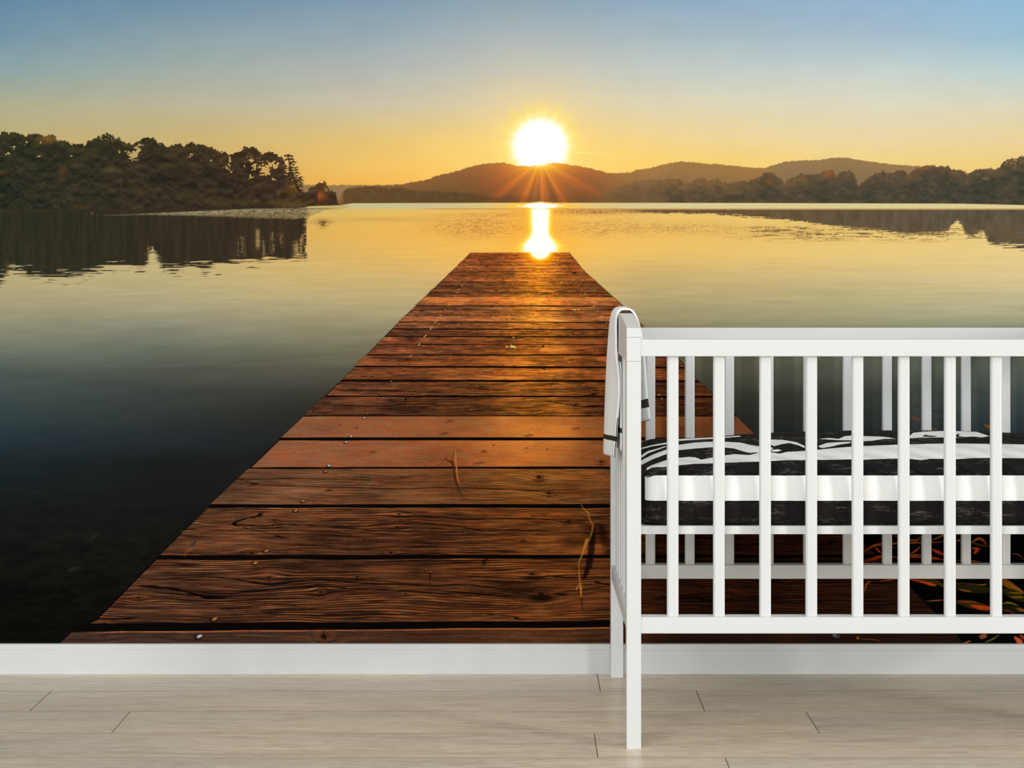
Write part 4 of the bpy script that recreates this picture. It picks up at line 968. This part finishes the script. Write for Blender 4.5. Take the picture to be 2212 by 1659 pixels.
def cover_material():
    m, nt, b = mat('black_white_brushed_cotton'); L = nt.links.new
    a = N(nt, 'ShaderNodeAttribute'); a.attribute_name = 'ink'
    tc = N(nt, 'ShaderNodeTexCoord')
    def noise(sc, scale, det):
        mp = N(nt, 'ShaderNodeMapping'); mp.inputs['Scale'].default_value = sc; L(tc.outputs['Object'], mp.inputs['Vector'])
        n = N(nt, 'ShaderNodeTexNoise'); n.inputs['Scale'].default_value = scale; n.inputs['Detail'].default_value = det
        L(mp.outputs[0], n.inputs['Vector']); return n
    rag = noise((40, 40, 160), 3.0, 3)
    ma = N(nt, 'ShaderNodeMath', operation='MULTIPLY_ADD'); L(rag.outputs['Fac'], ma.inputs[0]); ma.inputs[1].default_value = 1.2; ma.inputs[2].default_value = -0.6
    sm = N(nt, 'ShaderNodeMath', operation='ADD'); L(a.outputs['Fac'], sm.inputs[0]); L(ma.outputs[0], sm.inputs[1])
    st = N(nt, 'ShaderNodeMapRange'); st.inputs['From Min'].default_value = -0.35; st.inputs['From Max'].default_value = 0.35; L(sm.outputs[0], st.inputs['Value'])
    # dry-brush flecks of bare thread on the black
    w1 = noise((60, 60, 620), 1.6, 3); w2 = noise((5, 5, 26), 3.0, 4); w3 = noise((700, 10, 10), 1.4, 1)
    md = N(nt, 'ShaderNodeMath', operation='MULTIPLY'); L(w1.outputs['Fac'], md.inputs[0]); L(w2.outputs['Fac'], md.inputs[1])
    md2 = N(nt, 'ShaderNodeMath', operation='MULTIPLY_ADD'); L(w3.outputs['Fac'], md2.inputs[0]); md2.inputs[1].default_value = 0.10; L(md.outputs[0], md2.inputs[2])
    fl = N(nt, 'ShaderNodeValToRGB'); e = fl.color_ramp.elements
    e[0].position = 0.36; e[0].color = (0.0115, 0.010, 0.0095, 1); e[1].position = 0.54; e[1].color = (0.17, 0.16, 0.15, 1)
    L(md2.outputs[0], fl.inputs['Fac'])
    wv = N(nt, 'ShaderNodeTexWave', wave_type='BANDS', bands_direction='Z'); wv.inputs['Scale'].default_value = 90; wv.inputs['Distortion'].default_value = 1.0
    dt = N(nt, 'ShaderNodeVectorMath', operation='DOT_PRODUCT'); dt.inputs[1].default_value = (0, 1, 1); L(tc.outputs['Object'], dt.inputs[0])
    cb_ = N(nt, 'ShaderNodeCombineXYZ'); L(dt.outputs['Value'], cb_.inputs['Z']); L(cb_.outputs[0], wv.inputs['Vector'])
    wc = N(nt, 'ShaderNodeValToRGB'); e = wc.color_ramp.elements
    e[0].position = 0.0; e[0].color = (0.80, 0.80, 0.78, 1); e[1].position = 0.4; e[1].color = (0.90, 0.905, 0.89, 1); L(wv.outputs['Fac'], wc.inputs['Fac'])
    mx = N(nt, 'ShaderNodeMix', data_type='RGBA'); L(st.outputs[0], mx.inputs[0]); L(fl.outputs[0], mx.inputs[6]); L(wc.outputs[0], mx.inputs[7])
    L(mx.outputs[2], b.inputs['Base Color']); b.inputs['Roughness'].default_value = 0.9; b.inputs['Specular IOR Level'].default_value = 0.1
    bp = N(nt, 'ShaderNodeBump'); bp.inputs['Strength'].default_value = 0.25; bp.inputs['Distance'].default_value = 0.001
    L(w1.outputs['Fac'], bp.inputs['Height']); L(bp.outputs[0], b.inputs['Normal'])
    return m
mt_ = link('mattress', mattress(), cover_material())
tag(mt_, 'crib mattress in a black and white brush-striped cover lying inside the crib', 'mattress')

# ------------------------------------------------------------------ small white towel over the crib's left end
def cloth_mat(name, col):
    m, nt, b = mat(name)
    tc = N(nt, 'ShaderNodeTexCoord'); no = N(nt, 'ShaderNodeTexNoise'); no.inputs['Scale'].default_value = 500; no.inputs['Detail'].default_value = 2
    nt.links.new(tc.outputs['Object'], no.inputs['Vector'])
    bp = N(nt, 'ShaderNodeBump'); bp.inputs['Strength'].default_value = 0.15; bp.inputs['Distance'].default_value = 0.0006
    nt.links.new(no.outputs['Fac'], bp.inputs['Height']); nt.links.new(bp.outputs[0], b.inputs['Normal'])
    b.inputs['Base Color'].default_value = col; b.inputs['Roughness'].default_value = 0.95; b.inputs['Specular IOR Level'].default_value = 0.05
    return m
M_tw = cloth_mat('white_cotton', (0.93, 0.94, 0.94, 1)); M_tb = cloth_mat('charcoal_cotton', rgb(62, 58, 52)); M_pipe = cloth_mat('black_piping', rgb(38, 36, 34))
TY0, TY1 = 4.163, 4.335
# path of the cloth: outer hem, up the outside, over the cap, down the inside; (x,z) at the near and the far edge
near = [(0.2108,0.565),(0.2116,0.585),(0.2130,0.6000),(0.2138,0.6110),(0.2160,0.640),(0.2195,0.680),(0.2215,0.720),(0.2195,0.755),(0.2150,0.790),(0.2140,0.830),(0.2138,0.862),(0.2160,0.880),(0.2215,0.8895),(0.2290,0.8925),(0.2400,0.8925),(0.2480,0.8900),(0.2550,0.882),(0.2620,0.866),(0.2670,0.848),(0.2745,0.805),(0.2790,0.745),(0.2825,0.6945),(0.2850,0.6757),(0.2885,0.648)]
farp = [(0.1933,0.556),(0.1936,0.575),(0.1942,0.5905),(0.1946,0.6015),(0.1955,0.635),(0.1970,0.680),(0.1985,0.720),(0.2005,0.755),(0.2030,0.790),(0.2065,0.830),(0.2095,0.862),(0.2140,0.880),(0.2210,0.8895),(0.2290,0.8925),(0.2400,0.8925),(0.2480,0.8900),(0.2530,0.881),(0.2555,0.865),(0.2565,0.845),(0.2580,0.805),(0.2600,0.745),(0.2615,0.6740),(0.2620,0.6560),(0.2630,0.625)]
towel = empty('towel', (0.234, (TY0 + TY1) / 2, 0.89))
OX, OY, OZ = towel.location
def sheet(name, A, B, stripes, th=0.0045, nyy=14, parent=towel, waves=0.0016, ya=TY0, yb=TY1):
    A = np.array(smooth(A, 3)); B = np.array(smooth(B, 3)); n_ = len(A)
    stripes = {3 * q + r for q in stripes for r in range(3)}
    ctr = np.zeros((n_, nyy, 3))
    for j in range(nyy):
        t = j / (nyy - 1)
        P = A * (1 - t) + B * t
        wv = waves * math.sin(t * math.pi * 2.4) * np.clip((0.85 - P[:, 1]) / 0.15, 0, 1)
        ctr[:, j, 0] = P[:, 0] + wv; ctr[:, j, 1] = ya + (yb - ya) * t; ctr[:, j, 2] = P[:, 1]
    tan = np.gradient(ctr, axis=0); nrm = np.stack([-tan[..., 2], np.zeros_like(tan[..., 0]), tan[..., 0]], -1)
    nrm /= np.linalg.norm(nrm, axis=-1, keepdims=True) + 1e-9
    bm = bmesh.new()
    lay = []
    for s in (1, -1):
        P = ctr + nrm * th * 0.5 * s - np.array([OX, OY, OZ])
        lay.append([[bm.verts.new(P[i, j]) for j in range(nyy)] for i in range(n_)])
    def f(*v):
        return bm.faces.new(v)
    for i in range(n_ - 1):
        mi = 1 if i in stripes else 0
        for j in range(nyy - 1):
            f(lay[0][i][j], lay[0][i][j+1], lay[0][i+1][j+1], lay[0][i+1][j]).material_index = mi
            f(lay[1][i][j], lay[1][i+1][j], lay[1][i+1][j+1], lay[1][i][j+1]).material_index = mi
        for j in (0, nyy - 1):
            q = f(lay[0][i][j], lay[0][i+1][j], lay[1][i+1][j], lay[1][i][j]); q.material_index = mi
    for i in (0, n_ - 1):
        for j in range(nyy - 1): f(lay[0][i][j], lay[0][i][j+1], lay[1][i][j+1], lay[1][i][j])
    bmesh.ops.recalc_face_normals(bm, faces=bm.faces[:])
    o = from_bm(name, bm, M_tw, parent, True); o.data.materials.append(M_tb)
    return o, ctr
def tube(name, pts, r, m, parent):
    bm = bmesh.new(); pts = [Vector(p) - Vector((OX, OY, OZ)) for p in pts]; rings = []
    for i, p in enumerate(pts):
        d = (pts[min(i + 1, len(pts) - 1)] - pts[max(i - 1, 0)]).normalized()
        u = d.cross(Vector((0.31, 0.2, 0.93))).normalized(); v = d.cross(u)
        rings.append([bm.verts.new(p + (u * math.cos(a) + v * math.sin(a)) * r) for a in [k * math.pi / 4 for k in range(8)]])
    for a, b_ in zip(rings[:-1], rings[1:]):
        for k in range(8): bm.faces.new((a[k], a[(k+1) % 8], b_[(k+1) % 8], b_[k]))
    bm.faces.new(rings[0][::-1]); bm.faces.new(rings[-1])
    bmesh.ops.recalc_face_normals(bm, faces=bm.faces[:])
    return from_bm(name, bm, m, parent, True)
body, ctr = sheet('cloth', near, farp, {2, 21})
edge_out = [ctr[0, j] for j in range(13, -1, -1)] + [ctr[i, 0] for i in range(1, 14)]
tube('piping', edge_out, 0.0009, M_pipe, body)
tube('piping', [ctr[-1, j] for j in range(14)], 0.0011, M_pipe, body)
# folded-under layer behind the outer flap
nin = [(0.2256,0.579),(0.2256,0.610),(0.2256,0.6180),(0.2255,0.6290),(0.2254,0.66),(0.2253,0.70),(0.2250,0.74),(0.2235,0.775)]
fin = [(0.2200,0.575),(0.2200,0.606),(0.2200,0.6140),(0.2200,0.6250),(0.2200,0.66),(0.2198,0.70),(0.2185,0.74),(0.2170,0.775)]
fold, c2 = sheet('folded_layer', nin, fin, {2}, 0.003, 8, towel, 0.0, TY0 + 0.004, TY1 - 0.01)
tube('piping', [c2[0, j] for j in range(7, -1, -1)], 0.0010, M_pipe, fold)
tag(towel, 'small white towel with charcoal stripe and dark piping draped over the crib end', 'towel')
